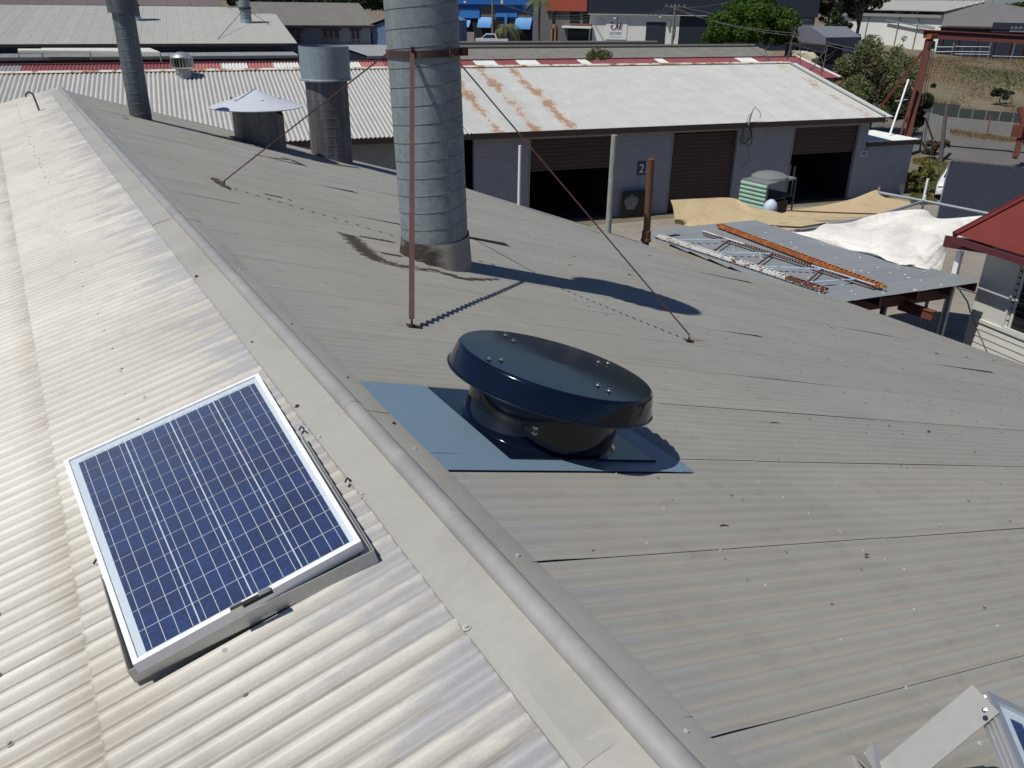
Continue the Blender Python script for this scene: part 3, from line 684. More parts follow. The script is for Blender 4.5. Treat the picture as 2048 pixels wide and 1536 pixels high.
mb.lathe(b0, [(.46, .220), (.44, .31), (.0001, .322)], 96, E1, YV, NR); mb.build('cap', M['black'], f, sharp=30)
for q in ((1011, 671), (1027, 682), (979, 718), (1003, 720), (1197, 725), (1216, 727), (1196, 771), (1218, 782)):
    P = onR(q[0], q[1], .331); P = P; mb = MB(); screw(mb, P, NR, .008, .007); mb.build('cap_bolt', M['steel'], f)
for q in ((1071, 856), (1069, 867)):
    d = ray(*q); A = CAM-b0; a = d.dot(d)-d.dot(NR)**2; b = 2*(A.dot(d)-A.dot(NR)*d.dot(NR)); c = A.dot(A)-A.dot(NR)**2-.348**2
    t = (-b-math.sqrt(b*b-4*a*c))/(2*a); P = CAM+d*t; N = (P-b0); N = (N-NR*N.dot(NR)).normalized()
    mb = MB(); mb.lathe(P, [(.011, -.001), (.011, .003), (.007, .006), (.0001, .004)], 14, NR, NR.cross(N), N); mb.build('rivet', M['steel'], f)

# ------------------------------------------------------------------ solar panel on the left slope
def lerp4(c, u, v): return (c[0]*(1-u)+c[1]*u)*(1-v)+(c[3]*(1-u)+c[2]*u)*v
h_far, h_near = .05, .10
pc = [onL(126, 921, h_far), onL(516, 746, h_far), onL(722, 1082, h_near), onL(266, 1330, h_near)]   # outer corners: far-left, far-right, near-right, near-left
pn = (pc[1]-pc[0]).cross(pc[3]-pc[0]).normalized(); pn = pn if pn.z > 0 else -pn
pc[2] = pc[2] - pn*(pc[2]-pc[0]).dot(pn)
f = thing('solar_panel', 'blue solar panel in a white frame clamped to the pale left slope', 'solar panel', (pc[0]+pc[2])/2-NL*.1)
mb = MB(); th = .035; wA = .019
def inner(c, m):
    W = (c[1]-c[0]).length; H = (c[3]-c[0]).length; a, b = m/W, m/H
    return [lerp4(c, a, b), lerp4(c, 1-a, b), lerp4(c, 1-a, 1-b), lerp4(c, a, 1-b)]
ic = inner(pc, wA)
for i in range(4):
    j = (i+1) % 4; mb.box8([pc[i]-pn*th, pc[j]-pn*th, ic[j]-pn*th, ic[i]-pn*th, pc[i], pc[j], ic[j], ic[i]])
mb.build('frame', M['alu'] if False else paint('white_anodised_frame', (.80, .80, .80), .35, .02, 8), f)
bs = MB(); q = inner(pc, wA+.0005); bs.slab([p-pn*.012 for p in q], pn, .004); bs.build('backsheet', M['backsheet'], f)
cc = [lerp4(pc, .055, .048), lerp4(pc, .960, .044), lerp4(pc, .960, .978), lerp4(pc, .055, .978)]
NC, NRW = 4, 13
for i in range(NC):
    for j in range(NRW):
        g, gv = .0032, .0015; u0, u1 = i/NC+g, (i+1)/NC-g; v0, v1 = j/NRW+gv, (j+1)/NRW-gv
        q = [lerp4(cc, u0, v0), lerp4(cc, u1, v0), lerp4(cc, u1, v1), lerp4(cc, u0, v1)]
        mb = MB(); mb.slab([p-pn*.0078 for p in q], pn, .0012); mb.build('solar_cell', M['cell'], f)
    for k in range(4):
        u = i/NC + (1/NC)*(.125+.25*k); hw = .0016; q = [lerp4(cc, u-hw, 0), lerp4(cc, u+hw, 0), lerp4(cc, u+hw, 1), lerp4(cc, u-hw, 1)]
        mb = MB(); mb.slab([p-pn*.0064 for p in q], pn, .0006); mb.build('busbar', M['bus'], f)
mb = MB(); rnd = random.Random(5)
for k in range(90):      # fine print along the top margin
    u = .08+.86*k/90; 
    if rnd.random() < .25: continue
    a = lerp4(pc, u, .036); b = lerp4(pc, u+.006, .036); c = lerp4(pc, u+.006, .041); d = lerp4(pc, u, .041); mb.slab([p-pn*.0078 for p in (a, b, c, d)], pn, .0006)
mb.build('fine_print', M['roofR'] if False else paint('grey_print', (.3, .33, .36), .6), f)
gl = MB(); q = inner(pc, wA+.001); gl.slab([p-pn*.0050 for p in q], pn, .003); gl.build('glass_pane', M['pane'], f)
# cradle of aluminium angle
def LPx(x, y, h=0.): return onL(x, y, h)
B1, B2, B3 = onL(255, 1342, .07), onL(747, 1100, .07), onL(600, 862, .07)
rails = [(B1, B2, .05), (B2, B3, .05), (B1, onL(200, 1150, .07), .05)]
for a, b, hh in rails:
    mb = MB(); dxy = (b-a).normalized(); side = NL.cross(dxy); 
    mb.beam(a-NL*(hh/2), b-NL*(hh/2), .003, hh, NL); 
    inn = side if side.dot((pc[0]+pc[2])/2-a) > 0 else -side
    mb.beam(a-NL*(hh-.003)+inn*.018, b-NL*(hh-.003)+inn*.018, .036, .003, NL); mb.build('cradle_rail', M['alub'], f)
for q in ((474, 1216), (530, 1186)):
    P = onL(q[0], q[1], .115); mb = MB(); d = (B2-B1).normalized(); mb.box(P, (.035, .022, .018), d, NL.cross(d), NL); mb.build('clamp', M['alu'], f)
mb = MB(); d = (B2-B1).normalized(); mb.beam(onL(462, 1222, .118), onL(545, 1180, .118), .014, .012, NL); mb.build('clamp_bar', M['blackmat'], f)
for q in ((503, 1228), (527, 1213)):
    P = onL(q[0], q[1], .03); d = (B2-B1).normalized(); N = NL.cross(d); N = N if N.dot(CAM-P) > 0 else -N; mb = MB(); mb.tube([P-N*.03, P+N*.022], .0035, 8); mb.tube([P+N*.0, P+N*.006], .007, 6); mb.build('bolt', M['steel'], f)
for q in ((598, 861), (690, 965), (187, 1128)):
    P = onL(q[0], q[1], .03); mb = MB(); mb.tube([P, P+Vector((.012, .006, .012)), P+Vector((.02, -.006, .004))], .004, 6); mb.build('cable_tie', M['blackmat'], f)

# ------------------------------------------------------------------ second panel, cut by the lower right corner
hz = .30
a0 = onR(1976, 1382, hz); Pn = Vector((.28, -.35, .9)).normalized()
# edge runs from (1976,1382) down-right out of frame; top edge runs right
dn = hit(2082, 1640, Pn, Pn.dot(a0)); tp = hit(2190, 1418, Pn, Pn.dot(a0))
L1 = (dn-a0).normalized(); L2 = tp-a0; L2 = (L2-L1*L2.dot(L1)).normalized()
f = thing('second_solar_panel', 'corner of a tilted solar panel with ribbed silver frame at the lower right', 'solar panel', a0+L1*.4+L2*.4-Pn*.3)
c4 = [a0, a0+L2*.67, a0+L2*.67+L1*1.0, a0+L1*1.0]; pn2 = L2.cross(L1); pn2 = pn2 if pn2.z > 0 else -pn2
mb = MB(); ic = inner(c4, .02)
for i in range(4):
    j = (i+1) % 4; mb.box8([c4[i]-pn2*.045, c4[j]-pn2*.045, ic[j]-pn2*.045, ic[i]-pn2*.045, c4[i], c4[j], ic[j], ic[i]])
for hh in (.010, .022, .034):
    for i in (3, 0):
        j = (i+1) % 4; o_ = (c4[i]+c4[j])/2-(c4[0]+c4[2])/2; o_.normalize(); mb.beam(c4[i]-pn2*hh+o_*.001, c4[j]-pn2*hh+o_*.001, .004, .003, pn2)
mb.build('frame', M['alu'], f)
mb = MB(); q = inner(c4, .0205); mb.slab([p-pn2*.012 for p in q], pn2, .004); mb.build('backsheet', M['backsheet'], f)
q4 = inner(c4, .045)
for i in range(4):
    for j in range(9):
        u0, u1, v0, v1 = i/4+.004, (i+1)/4-.004, j/9+.003, (j+1)/9-.003
        mb = MB(); mb.slab([p-pn2*.0078 for p in (lerp4(q4, u0, v0), lerp4(q4, u1, v0), lerp4(q4, u1, v1), lerp4(q4, u0, v1))], pn2, .0012); mb.build('solar_cell', M['cell'], f)
    for k in range(2):
        u = i/4+.25*(.25+.5*k); mb = MB(); mb.slab([p-pn2*.0064 for p in (lerp4(q4, u-.003, 0), lerp4(q4, u+.003, 0), lerp4(q4, u+.003, 1), lerp4(q4, u-.003, 1))], pn2, .0006); mb.build('busbar', M['bus'], f)
mb = MB(); q = inner(c4, .021); mb.slab([p-pn2*.005 for p in q], pn2, .003); mb.build('glass_pane', M['pane'], f)
# flat arm down to a folded foot bracket
aA, aB = onR(1958, 1408, hz*.93), onR(1775, 1560, .03)
mb = MB(); d = (aB-aA).normalized(); lat = Vector((.25, -1.0, .25)); lat = (lat-d*lat.dot(d)).normalized(); mb.box((aA+aB)/2-lat*0, ((aB-aA).length+.04, .075, .004), d, lat); mb.build('support_arm', paint('dull_aluminium_arm', (.29, .285, .27), .5, .05, 5), f)
for q in ((1968, 1395), (1970, 1421)):
    P = onR(q[0], q[1], hz*.96); mb = MB(); nn = d.cross(lat); nn = nn if nn.z > 0 else -nn; screw(mb, P+nn*.004, nn, .004); mb.build('bolt', M['steel'], f)
p1, p2, p3, p4 = onR(1702, 1508, .012), onR(1728, 1508, .035), onR(1742, 1484, .075), onR(1775, 1522, .05); p5, p6 = onR(1740, 1545, .012), onR(1800, 1560, .02)
mb = MB(); mb.slab([p1, p2, onR(1752, 1550, .035), p5], (0, 0, 1), .003); mb.slab([p2, p3, p4, p6, onR(1752, 1550, .035)], Vector((.3, -.6, .5)).normalized(), .003); mb.build('foot_bracket', M['alu'], f)

# ------------------------------------------------------------------ ground, hill, roads
HIL = lambda P: 3.6*sm01((P.dot(Vector((math.sin(YAW), math.cos(YAW), 0)))-86)/30)*sm01((P.dot(_r)-26)/14)
def sm01(t): t = max(0., min(1., t)); return t*t*(3-2*t)
def hill_h(x, y):
    P = Vector((x, y, 0)); a = P.dot(Vector((math.sin(YAW), math.cos(YAW), 0))); b = P.dot(_r)
    k = sm01((a-84)/24)*sm01((b-24-.0*a)/12)
    n = .25*math.sin(x*.31+y*.17)+.2*math.sin(x*.13-y*.37+1)
    return k*(3.4+n) if a < 2000 else 0
mb = MB()
def gp(u, v):   # denser near the hill, stretched far out
    x = -1500+3000*u; y = -1500+3000*v; return (x, y, 0)
xs = [-2500, -900, -300, -120] + [-60+6*i for i in range(60)] + [320, 420, 700, 1400, 2500]
ys = [-2500, -900, -300, -100] + [-60+6*i for i in range(60)] + [320, 420, 700, 1400, 2500]
vs = [(x, y, hill_h(x, y)-.0) for y in ys for x in xs]; nx = len(xs)
mb.add(vs, [(j*nx+i, j*nx+i+1, (j+1)*nx+i+1, (j+1)*nx+i) for j in range(len(ys)-1) for i in range(nx-1)], True)
o = mb.build('ground', M['ground'], org=(0, 0, 0)); o['kind'] = 'structure'
def sheet(name, pts, z, mat):
    mb = MB(); mb.add([(p.x, p.y, z) for p in pts], [tuple(range(len(pts)))]); o = mb.build(name, mat); o['kind'] = 'structure'; return o
r1a, r1b = G(1885, 226), G(2045, 244); r2a, r2b = G(1885, 256), G(2040, 279); r3a, r3b = G(1885, 262), G(2040, 284); 
dv = (r1b-r1a).normalized(); n_ = Vector((-dv.y, dv.x, 0)); 
sheet('road', [r1a-dv*60, r1b+dv*120, r2b+dv*120+dv*0, r2a-dv*60], .012, M['asphalt'])
r4a, r4b = G(1905, 318), G(2100, 345)
sheet('side_road', [r3a-dv*14, r3b+dv*120, r4b+dv*60, r4a-dv*3], .008, M['asphalt'])
sheet('yard', [Vector((13.5, -6, 0)), Vector((60, -20, 0)), Vector((52, 22, 0)), Vector((42, 27.5, 0)), Vector((14, 32, 0))], .004, M['yard'])

# ------------------------------------------------------------------ generic wall plane worked from its corner points
class Fac:
    def __init__(s, A, az=None, B=None, ground=0.0):
        s.A = Vector((A[0], A[1], 0)); 
        if B is not None: s.U = Vector((B[0]-A[0], B[1]-A[1], 0)).normalized()
        else: s.U = Vector((math.sin(math.radians(az)), math.cos(math.radians(az)), 0))
        s.N = Vector((s.U.y, -s.U.x, 0))      # outward, to the right of travel
        if s.N.dot(CAM-s.A) < 0: s.N = -s.N
    def P(s, u, z, d=0.): return s.A + s.U*u + Vector((0, 0, z)) + s.N*d
    def uz(s, x, y):
        P = hit(x, y, s.N, s.N.dot(s.A)); return (P-s.A).dot(s.U), P.z
    def bx(s, mb, u0, u1, z0, z1, d0, d1):
        return mb.box8([s.P(u0, z0, d0), s.P(u1, z0, d0), s.P(u1, z0, d1), s.P(u0, z0, d1), s.P(u0, z1, d0), s.P(u1, z1, d0), s.P(u1, z1, d1), s.P(u0, z1, d1)])
    def rect(s, x0, y0, x1, y1):      # picture rectangle -> u0,u1,z0,z1
        xm, ym = (x0+x1)/2, (y0+y1)/2
        u0 = s.uz(x0, ym)[0]; u1 = s.uz(x1, ym)[0]; z1 = s.uz(xm, y0)[1]; z0 = s.uz(xm, y1)[1]
        return min(u0, u1), max(u0, u1), max(z0, 0.), z1
    def pbx(s, mb, x0, y0, x1, y1, d0, d1):
        u0, u1, z0, z1 = s.rect(x0, y0, x1, y1); return s.bx(mb, u0, u1, z0, z1, d0, d1)
def sheets(parent, A, U, V, L, W, pitch, ncor, mat, name='roof_sheet', amp=.012, seg=6, rows=1, alt=None, group=1):
    """corrugated sheets side by side along U from A, each running down V"""
    Nn = V.cross(U); flip = Nn.z < 0
    me = corr_mesh(name, L, ncor, mat, pitch, amp, rows, seg=seg, base=.003, over=.5)
    cov = pitch*ncor; n = max(1, int(math.ceil(W/cov))); out = []
    alts = {}
    for k in range(n):
        m_ = alt(k) if alt else None; mm = me
        if m_ is not None:
            if m_.name not in alts: alts[m_.name] = corr_mesh(name, L, ncor, m_, pitch, amp, rows, seg=seg, base=.003, over=.5)
            mm = alts[m_.name]
        o_ = A + U*(cov*k)
        if flip: o_ = A + U*(cov*(k+1)); fr_ = frame(o_, V, -U, V.cross(-U))
        else: fr_ = frame(o_, V, U, Nn)
        out.append(place(name, mm, parent, fr_))
    return out

# ------------------------------------------------------------------ long block workshop with the white roof
ZE = 4.32
w1, w2 = G(925, 267, ZE), G(1770, 233, ZE); wd = (w2-w1); wd.z = 0; wd.normalize(); wn = Vector((wd.y, -wd.x, 0))  # wn toward us
if wn.dot(CAM-w1) < 0: wn = -wn
wk = thing('block_workshop', 'long grey block workshop with white iron roof partly streaked with rust', 'workshop', (w2.x-14, w2.y+5, 0))
SLW, SLZ = 8.35, 2.04
Lr = math.hypot(SLW, SLZ); Vd = (wn*SLW - Vector((0, 0, SLZ))).normalized(); Vb = (-wn*SLW - Vector((0, 0, SLZ))).normalized()
ridge0 = w2 - wn*SLW + Vector((0, 0, SLZ))
LEN = 50.0
A0 = ridge0 - wd*LEN
P9 = .098
def rust_edge(name, amt):
    mt = M['shedroof'].copy(); mt.name = name; t = NT.__new__(NT); t.mat = mt; t.t = mt.node_tree; t.b = t.t.nodes['Principled BSDF']
    src = t.b.inputs['Base Color'].links[0].from_socket; p = t.pos(); ob = t.sep(t.pos(obj=True)); u = ob[1]
    n1 = t.noise(t.pos((1.0, 1.0, 1.), loc=(3, 1, 0)), .9, 7, .7); n2 = t.noise(t.pos((10, 1.2, 1), (0, 0, .18)), 2.6, 6, .75); n3 = t.noise(p, 25, 4)
    band = t.math('SUBTRACT', 1., t.math('MULTIPLY', t.math('ABSOLUTE', t.math('SUBTRACT', u, .38)), 2.3))
    q = t.math('ADD', t.math('MULTIPLY', band, amt), t.math('ADD', t.math('MULTIPLY', t.math('SUBTRACT', n1, .5), 4.2), t.math('MULTIPLY', t.math('SUBTRACT', n2, .5), 3.4)))
    c = t.mix(t.rng(q, .45, .75, 0, .9), src, t.mix(n3, (.17, .080, .040), (.39, .25, .16)))
    c2 = t.mix(t.rng(q, .1, .5, 0, .3), src, (.55, .42, .30)); c = t.mix(t.rng(q, .45, .75, 0, .9), c2, t.mix(n3, (.17, .080, .040), (.39, .25, .16)))
    t.l(c, t.b.inputs['Base Color']); return mt
M['shedrust'] = rust_edge('rust_banded_roof_iron', .9); M['shedrust2'] = rust_edge('lightly_rusted_roof_iron', .36)
M['shedroofc'] = roof_mat('cream_shed_roof_iron', (.44, .435, .41), (.50, .495, .47), (.40, .37, .31), (.13, .125, .12), None, 1, .35, None, .55, 1.0)
def alt_w(k):
    c = A0f + wd*(k*P9*9) + Vd*Lr; e = c-CAM; x = 1024+F_PX*e.dot(RT)/e.dot(FWD)
    if 860 < x < 1195: return M['shedrust'] if k % 2 else None
    if x > 1715 and x < 1748: return M['shedrust2']
    return None
NCO = 19; PC = .19; LC = NCO*PC*5*1.0
LCO = 29*PC*5
sheets(wk, A0, wd, Vd, Lr+.06, LCO, PC, 5, M['shedroofc'], amp=.028, seg=8, rows=1)
A0f = A0 + wd*LCO
sheets(wk, A0f, wd, Vd, Lr+.06, LEN-LCO, P9, 9, M['shedroof'], amp=.014, seg=6, rows=2, alt=alt_w)
mb = MB(); mb.slab([A0-Vector((0, 0, .03)), ridge0-Vector((0, 0, .03)), ridge0+Vb*Lr-Vector((0, 0, .03)), A0+Vb*Lr-Vector((0, 0, .03))], (0, 0, 1), .03); mb.build('rear_roof', M['shedroof'], wk)
mb = MB(); mb.slab([A0+Vd*.16+Vector((0, 0, .05)), ridge0+Vd*.16+Vector((0, 0, .05)), ridge0+Vector((0, 0, .09)), A0+Vector((0, 0, .09))], (0, 0, 1), .006)
mb.slab([A0+Vb*.16+Vector((0, 0, .05)), ridge0+Vb*.16+Vector((0, 0, .05)), ridge0+Vector((0, 0, .088)), A0+Vector((0, 0, .088))], (0, 0, 1), .006)
mb.build('ridge_cap', rusty('rusting_ridge_cap', (.56, .52, .45), (.26, .11, .05), .42, scale=1.5), wk)
ee = MB(); e0, e1 = w1-wd*15, w2
ee.beam(e0+Vector((0, 0, -.16)), e1+Vector((0, 0, -.16)), .12, .22); ee.build('gutter', M['fascia'], wk)
eb = MB(); eb.beam(w2+wd*.05+Vector((0, 0, -.1)), w2-wn*SLW+wd*.05+Vector((0, 0, SLZ-.1)), .05, .25); eb.beam(w2-wn*SLW+wd*.05+Vector((0, 0, SLZ-.1)), w2-wn*2*SLW+wd*.05+Vector((0, 0, -.1)), .05, .25); eb.build('barge_board', M['fascia'], wk)
bc = MB(); a, b = ridge0+Vector((0, 0, .06))+wd*.02, w2+Vector((0, 0, .06))+wd*.02; bc.slab([a-wd*.16, a+wd*.04, b+wd*.04, b-wd*.16], (0, 0, 1), .01); bc.build('barge_flashing', M['shedroof'], wk)
OV = .55
WF = Fac(w1-wn*OV, B=w2-wn*OV)
uR = (w2-wn*OV-WF.A).dot(WF.U) - .35
def us(x, y=320): return WF.uz(x, y)[0]
doors = [(us(1058, 330), us(1224, 360), 'a'), (us(1343, 300), us(1470, 320), 'b'), (us(1584, 290), us(1712, 300), 'c')]
uL = us(1058, 330)-20
piers = [(us(948), doors[0][0]), (doors[0][1], doors[1][0]), (doors[1][1], doors[2][0]), (doors[2][1], uR)]
ztopw = ZE-.30
zh = 3.86
bi = 0
blk = MB(); blk.box((0, 0, 0), (.388, .012, .188)); bme = blk.mesh('concrete_block', M['block'])
bl2 = MB(); bl2.box((0, 0, 0), (.188, .012, .188)); bme2 = bl2.mesh('concrete_block', M['block'])
nb = 0; jmb = MB(); stf = MB()
for (a, b) in piers:
    jmb = MB(); WF.bx(jmb, a, b, 0, ztopw, -.2, -.006); jmb.build('block_wall', M['blockjoint'], wk)
    z = .1; row = 0
    while z < ztopw-.05:
        u = a + (.1 if row % 2 else .2) - (.0 if row % 2 else 0)
        first = True; u = a
        while u < b-.02:
            l = .2 if (first and row % 2) else .4; l = min(l, b-u); first = False
            if l > .06: WF.bx(stf, u+.006, u+l-.006, z-.094, min(z+.094, ztopw), -.006, random.uniform(0, .0025))
            u += l
        z += .2; row += 1
stf.build('concrete_blocks', M['block'], wk, kind='stuff')
lm = MB(); WF.bx(lm, piers[0][0], uR, ztopw, ZE-.1, -.2, 0); WF.bx(lm, uL, piers[0][0]-2.2, 0, ZE-.1, -.2, 0)
for a, b, _ in doors: WF.bx(lm, a, b, zh, ztopw, -.2, -.02)
lm.build('lintel', M['lintel'], wk)
for i, (a, b, k) in enumerate(doors):
    zb_ = {'a': WF.uz(1140, 340)[1], 'b': 1.0, 'c': WF.uz(1650, 326)[1]}[k]
    zb_ = {'a': 2.4, 'b': .1, 'c': 2.5}[k]
    d = MB(); n = int((zh-zb_)/.09)
    for j in range(n):
        z0 = zb_+j*.09; WF.bx(d, a+.02, b-.02, z0, z0+.085, -.16, -.13-.02*(j % 2))
    d.build('roller_door', M['roller'], wk)
    jm = MB(); WF.bx(jm, a-.0, a+.05, 0, zh, -.02, .03); jm.build('door_jamb', M['lintel'], wk)
box_ = MB()
bk = -8.5
WF.bx(box_, uL, uR, 0, ZE-.2, bk*1.9, bk*1.9+.2); WF.bx(box_, uR-.2, uR, 0, ZE-.2, bk*1.9, -.2); WF.bx(box_, uL, uL+.2, 0, ZE-.2, bk*1.9, -.2)
box_.build('outer_wall', M['block'], wk)
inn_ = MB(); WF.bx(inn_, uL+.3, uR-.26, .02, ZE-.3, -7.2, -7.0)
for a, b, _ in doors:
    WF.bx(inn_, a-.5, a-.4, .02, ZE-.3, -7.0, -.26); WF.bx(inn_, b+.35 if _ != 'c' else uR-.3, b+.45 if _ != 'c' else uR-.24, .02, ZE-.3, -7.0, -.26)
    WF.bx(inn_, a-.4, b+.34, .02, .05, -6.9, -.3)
inn_.build('bay_shade_lining', M['dark'], wk)  # near-black lining and floor added to paint the bays' inner shade
gbm = MB(); gbm.slab([WF.P(uR-.2, ZE-.2, 0), WF.P(uR-.2, ZE-.2, bk*1.9), w2-wn*SLW-wd*.55+Vector((0, 0, SLZ-.1))], WF.U, .2); gbm.build('gable_end', M['block'], wk)
for (x0, y0, x1, y1) in ((1603, 338, 1606, 384), (1612, 340, 1615, 384)):
    m_ = MB(); WF.pbx(m_, x0, y0, x1, y1+20, -1.2, -1.15); tag(m_.build('door_post', M['lintel']), 'pale upright post just inside the far right workshop door' if x0 < 1610 else 'dim upright post deeper inside the far right workshop door', 'post')
# number sign
sg = thing('number_sign', 'navy sign with a white number 2 on the block wall', 'sign', WF.P(*WF.uz(1283, 336), .05))
m_ = MB(); WF.pbx(m_, 1274.5, 322, 1290.5, 350, .008, .03); m_.build('sign_board', M['signnavy'], sg)
def text_on(fac, txt, x0, y0, x1, y1, d, mat, parent, name='lettering', sx=None, depth=.004, bold=0.0, mirror=False):
    u0, u1, z0, z1 = fac.rect(x0, y0, x1, y1); c = bpy.data.curves.new(name, 'FONT'); c.body = txt; c.size = 1; c.extrude = depth; c.offset = bold
    o = bpy.data.objects.new(name, c); COL.objects.link(o); bpy.context.view_layer.update()
    dg = bpy.context.evaluated_depsgraph_get(); me = bpy.data.meshes.new_from_object(o.evaluated_get(dg)); bpy.data.objects.remove(o)
    xs = [v.co.x for v in me.vertices]; ys = [v.co.y for v in me.vertices]; mx, Mx, my, My = min(xs), max(xs), min(ys), max(ys)
    right = fac.U if fac.U.dot(RT) > 0 else -fac.U; o0 = fac.P(u0, z0, d) if right.dot(fac.U) > 0 else fac.P(u1, z0, d)
    sx_, sy_ = (u1-u0)/(Mx-mx), (z1-z0)/(My-my); org = abs_loc(parent)
    for v in me.vertices:
        x = (v.co.x-mx)*sx_; x = (u1-u0)-x if mirror else x
        v.co = o0 + right*x + Vector((0, 0, (v.co.y-my)*sy_)) + fac.N*v.co.z - org
    me.materials.clear(); me.materials.append(mat); ob = bpy.data.objects.new(name, me); COL.objects.link(ob); ob.parent = parent; return ob
text_on(WF, '2', 1278, 328, 1287, 345, .032, M['white'], sg, 'numeral')
m_ = MB(); WF.pbx(m_, 1720, 301, 1735, 314, .005, .02); nt_ = thing('wall_notice', 'small pale square notice beside the far right workshop door', 'notice', WF.P(*WF.uz(1727, 307), .02)); m_.build('notice_plate', paint('pale_notice', (.40, .43, .47), .5), nt_)
m_ = MB(); u0, u1, z0, z1 = WF.rect(1720, 301, 1735, 314); m_.slab([WF.P(u0+.06, z1-.1, .021), WF.P((u0+u1)/2, z0+.07, .021), WF.P(u1-.06, z1-.1, .021)], WF.N, .003); m_.build('notice_mark', M['bluesh'], nt_)
# dark board against the wall under the number
m_ = MB(); WF.pbx(m_, 1238, 379, 1294, 460, .25, .32); o = m_.build('notice_board', M['blackmat']); tag(o, 'dark board with a pale scuff leaning below the number 2 sign', 'board')
m_ = MB(); u0, u1, z0, z1 = WF.rect(1243, 384, 1270, 420); c0 = WF.P((u0+u1)/2, (z0+z1)/2, .325); rr_ = (u1-u0)/2
m_.add([c0]+[c0+WF.U*(rr_*math.cos(a)*(1+.12*math.sin(3*a)))+Vector((0, 0, rr_*1.0*math.sin(a)*(1+.1*math.sin(5*a)))) for a in [2*PI*i/20 for i in range(20)]], [(0, 1+i, 1+(i+1) % 20) for i in range(20)])
q_ = m_.build('paint_scuff', paint('pale_scuff', (.13, .13, .14), .9, .4, 6), o)
# service cable coil and its bracket over the gutter
cb = thing('service_cable', 'coiled black service cable hanging from a mast at the workshop gutter', 'cable', WF.P(*WF.uz(1492, 262), .6))
def wp(x, y, d): 
    u, z = WF.uz(x, y); 
    P = hit(x, y, WF.N, WF.N.dot(WF.A)+d); return P
m_ = MB(); m_.tube([wp(1497, 250, .62), wp(1505, 222, .62), wp(1510, 213, .62)], [.035, .03, .02], 8); m_.build('mast', M['pipe'], cb)
rnd = random.Random(9)
for (cx1, cy1, rx1, ry1, tt) in ((1491, 270, 9, 17, .2), (1494, 272, 10, 20, -.15), (1488, 275, 7, 14, .3), (1495, 266, 8, 15, 0)):
    m_ = MB(); pts = [wp(cx1+rx1*math.cos(a)*math.cos(tt)-ry1*math.sin(a)*math.sin(tt), cy1+rx1*math.cos(a)*math.sin(tt)+ry1*math.sin(a)*math.cos(tt), .55+.02*tt*10) for a in [2*PI*i/24 for i in range(25)]]
    m_.tube(pts, .018, 5, caps=False); m_.build('cable_loop', M['blackmat'], cb)
m_ = MB(); m_.tube([wp(1510, 214, .62), wp(1518, 222, .6), wp(1522, 230, .6), wp(1520, 236, .6)], .012, 5); m_.tube([wp(1495, 290, .4), wp(1500, 306, .3), wp(1496, 325, .2), wp(1484, 336, .05)], .010, 5); m_.tube([wp(1497, 245, .6), wp(1500, 232, .6), wp(1505, 223, .6), wp(1497, 232, .6), wp(1493, 245, .6)], .012, 5); m_.build('cable_tail', M['blackmat'], cb)
# whirlybird on its roof
def on_wk(x, y, h=0.): n = Vd.cross(wd); n = n if n.z > 0 else -n; n.normalize(); return hit(x, y, n, n.dot(ridge0)+h), n
P, nn = on_wk(368, 153); wb = thing('turbine_vent', 'round silver turbine vent on the white workshop roof left of the cowled flue', 'vent', P)
sc = dep(P)/F_PX
m_ = MB(); m_.lathe(P, [(17*sc, -.25), (15*sc, .12), (14*sc, 16*sc)], 24); m_.build('vent_neck', paint('vent_cream', (.42, .42, .38), .5), wb)
m_ = MB(); m_.lathe(P, [(14*sc, 17*sc), (13*sc, 36*sc)], 24); m_.build('vent_core', M['blackmat'], wb)
for k in range(22):
    a = 2*PI*k/22; m_ = MB(); X = Vector((math.cos(a), math.sin(a), 0)); m_.box(P+X*19*sc+Vector((0, 0, 26*sc)), (5*sc, .012, 18*sc), (X+X.orthogonal()*0.0+Vector((-X.y, X.x, 0))*.6), (-X.y+X.x*.0, X.x, 0) if False else Vector((0, 0, 1)).cross(X+Vector((-X.y, X.x, 0))*.6)); m_.build('blade', M['alu'], wb)
m_ = MB(); m_.lathe(P, [(21*sc, 35*sc), (21*sc, 37*sc), (16*sc, 42*sc), (8*sc, 45*sc), (.001, 46*sc)], 28); m_.build('vent_dome', M['alu'], wb)
m_ = MB(); m_.lathe(P, [(21*sc, 16*sc), (21.5*sc, 18*sc), (20*sc, 18*sc)], 28); m_.build('vent_ring', M['alu'], wb)

# annex on the workshop's right end
ax = thing('workshop_annex', 'low grey annex with a flat white roof at the right end of the workshop', 'annex', WF.P(uR+1.6, 0, -1))
ua = WF.uz(1757, 290)[0]; ub = WF.uz(1822, 330)[0]; za = WF.uz(1775, 291)[1]
m_ = MB(); WF.bx(m_, uR+.003, ub, 0, za, -3.0, -.1); m_.build('annex_wall', M['block'], ax)
m_ = MB(); WF.bx(m_, uR+.003, ub+.15, za, za+.24, -3.3, .1); m_.build('annex_fascia', M['fascia'], ax)
m_ = MB(); WF.bx(m_, uR+.003, ub+.16, za+.243, za+.27, -3.4, .12); m_.build('annex_roof', M['wallwhite'], ax)
P = WF.P(ub-.55, za+.27, -1.4); T = D(1817, 159, dep(P)+.0)
m_ = MB(); m_.tube([P, P*.5+T*.5+Vector((0, 0, 0)), T], .055, 10); m_.tube([T*.62+P*.38+Vector((-.5, 0, .0)), T*.62+P*.38+Vector((.5, 0, .05))], .02, 6); tag(m_.build('white_mast', M['white'], org=P), 'leaning white pole rising from the flat annex roof', 'pole')

# ------------------------------------------------------------------ red roof behind the workshop
back = w2 - wn*(2*SLW+1.2)
rr0 = thing('red_roof_shed', 'shed behind the workshop under a faded red roof with white skylight strips', 'shed', (back.x-16, back.y+6, 0))
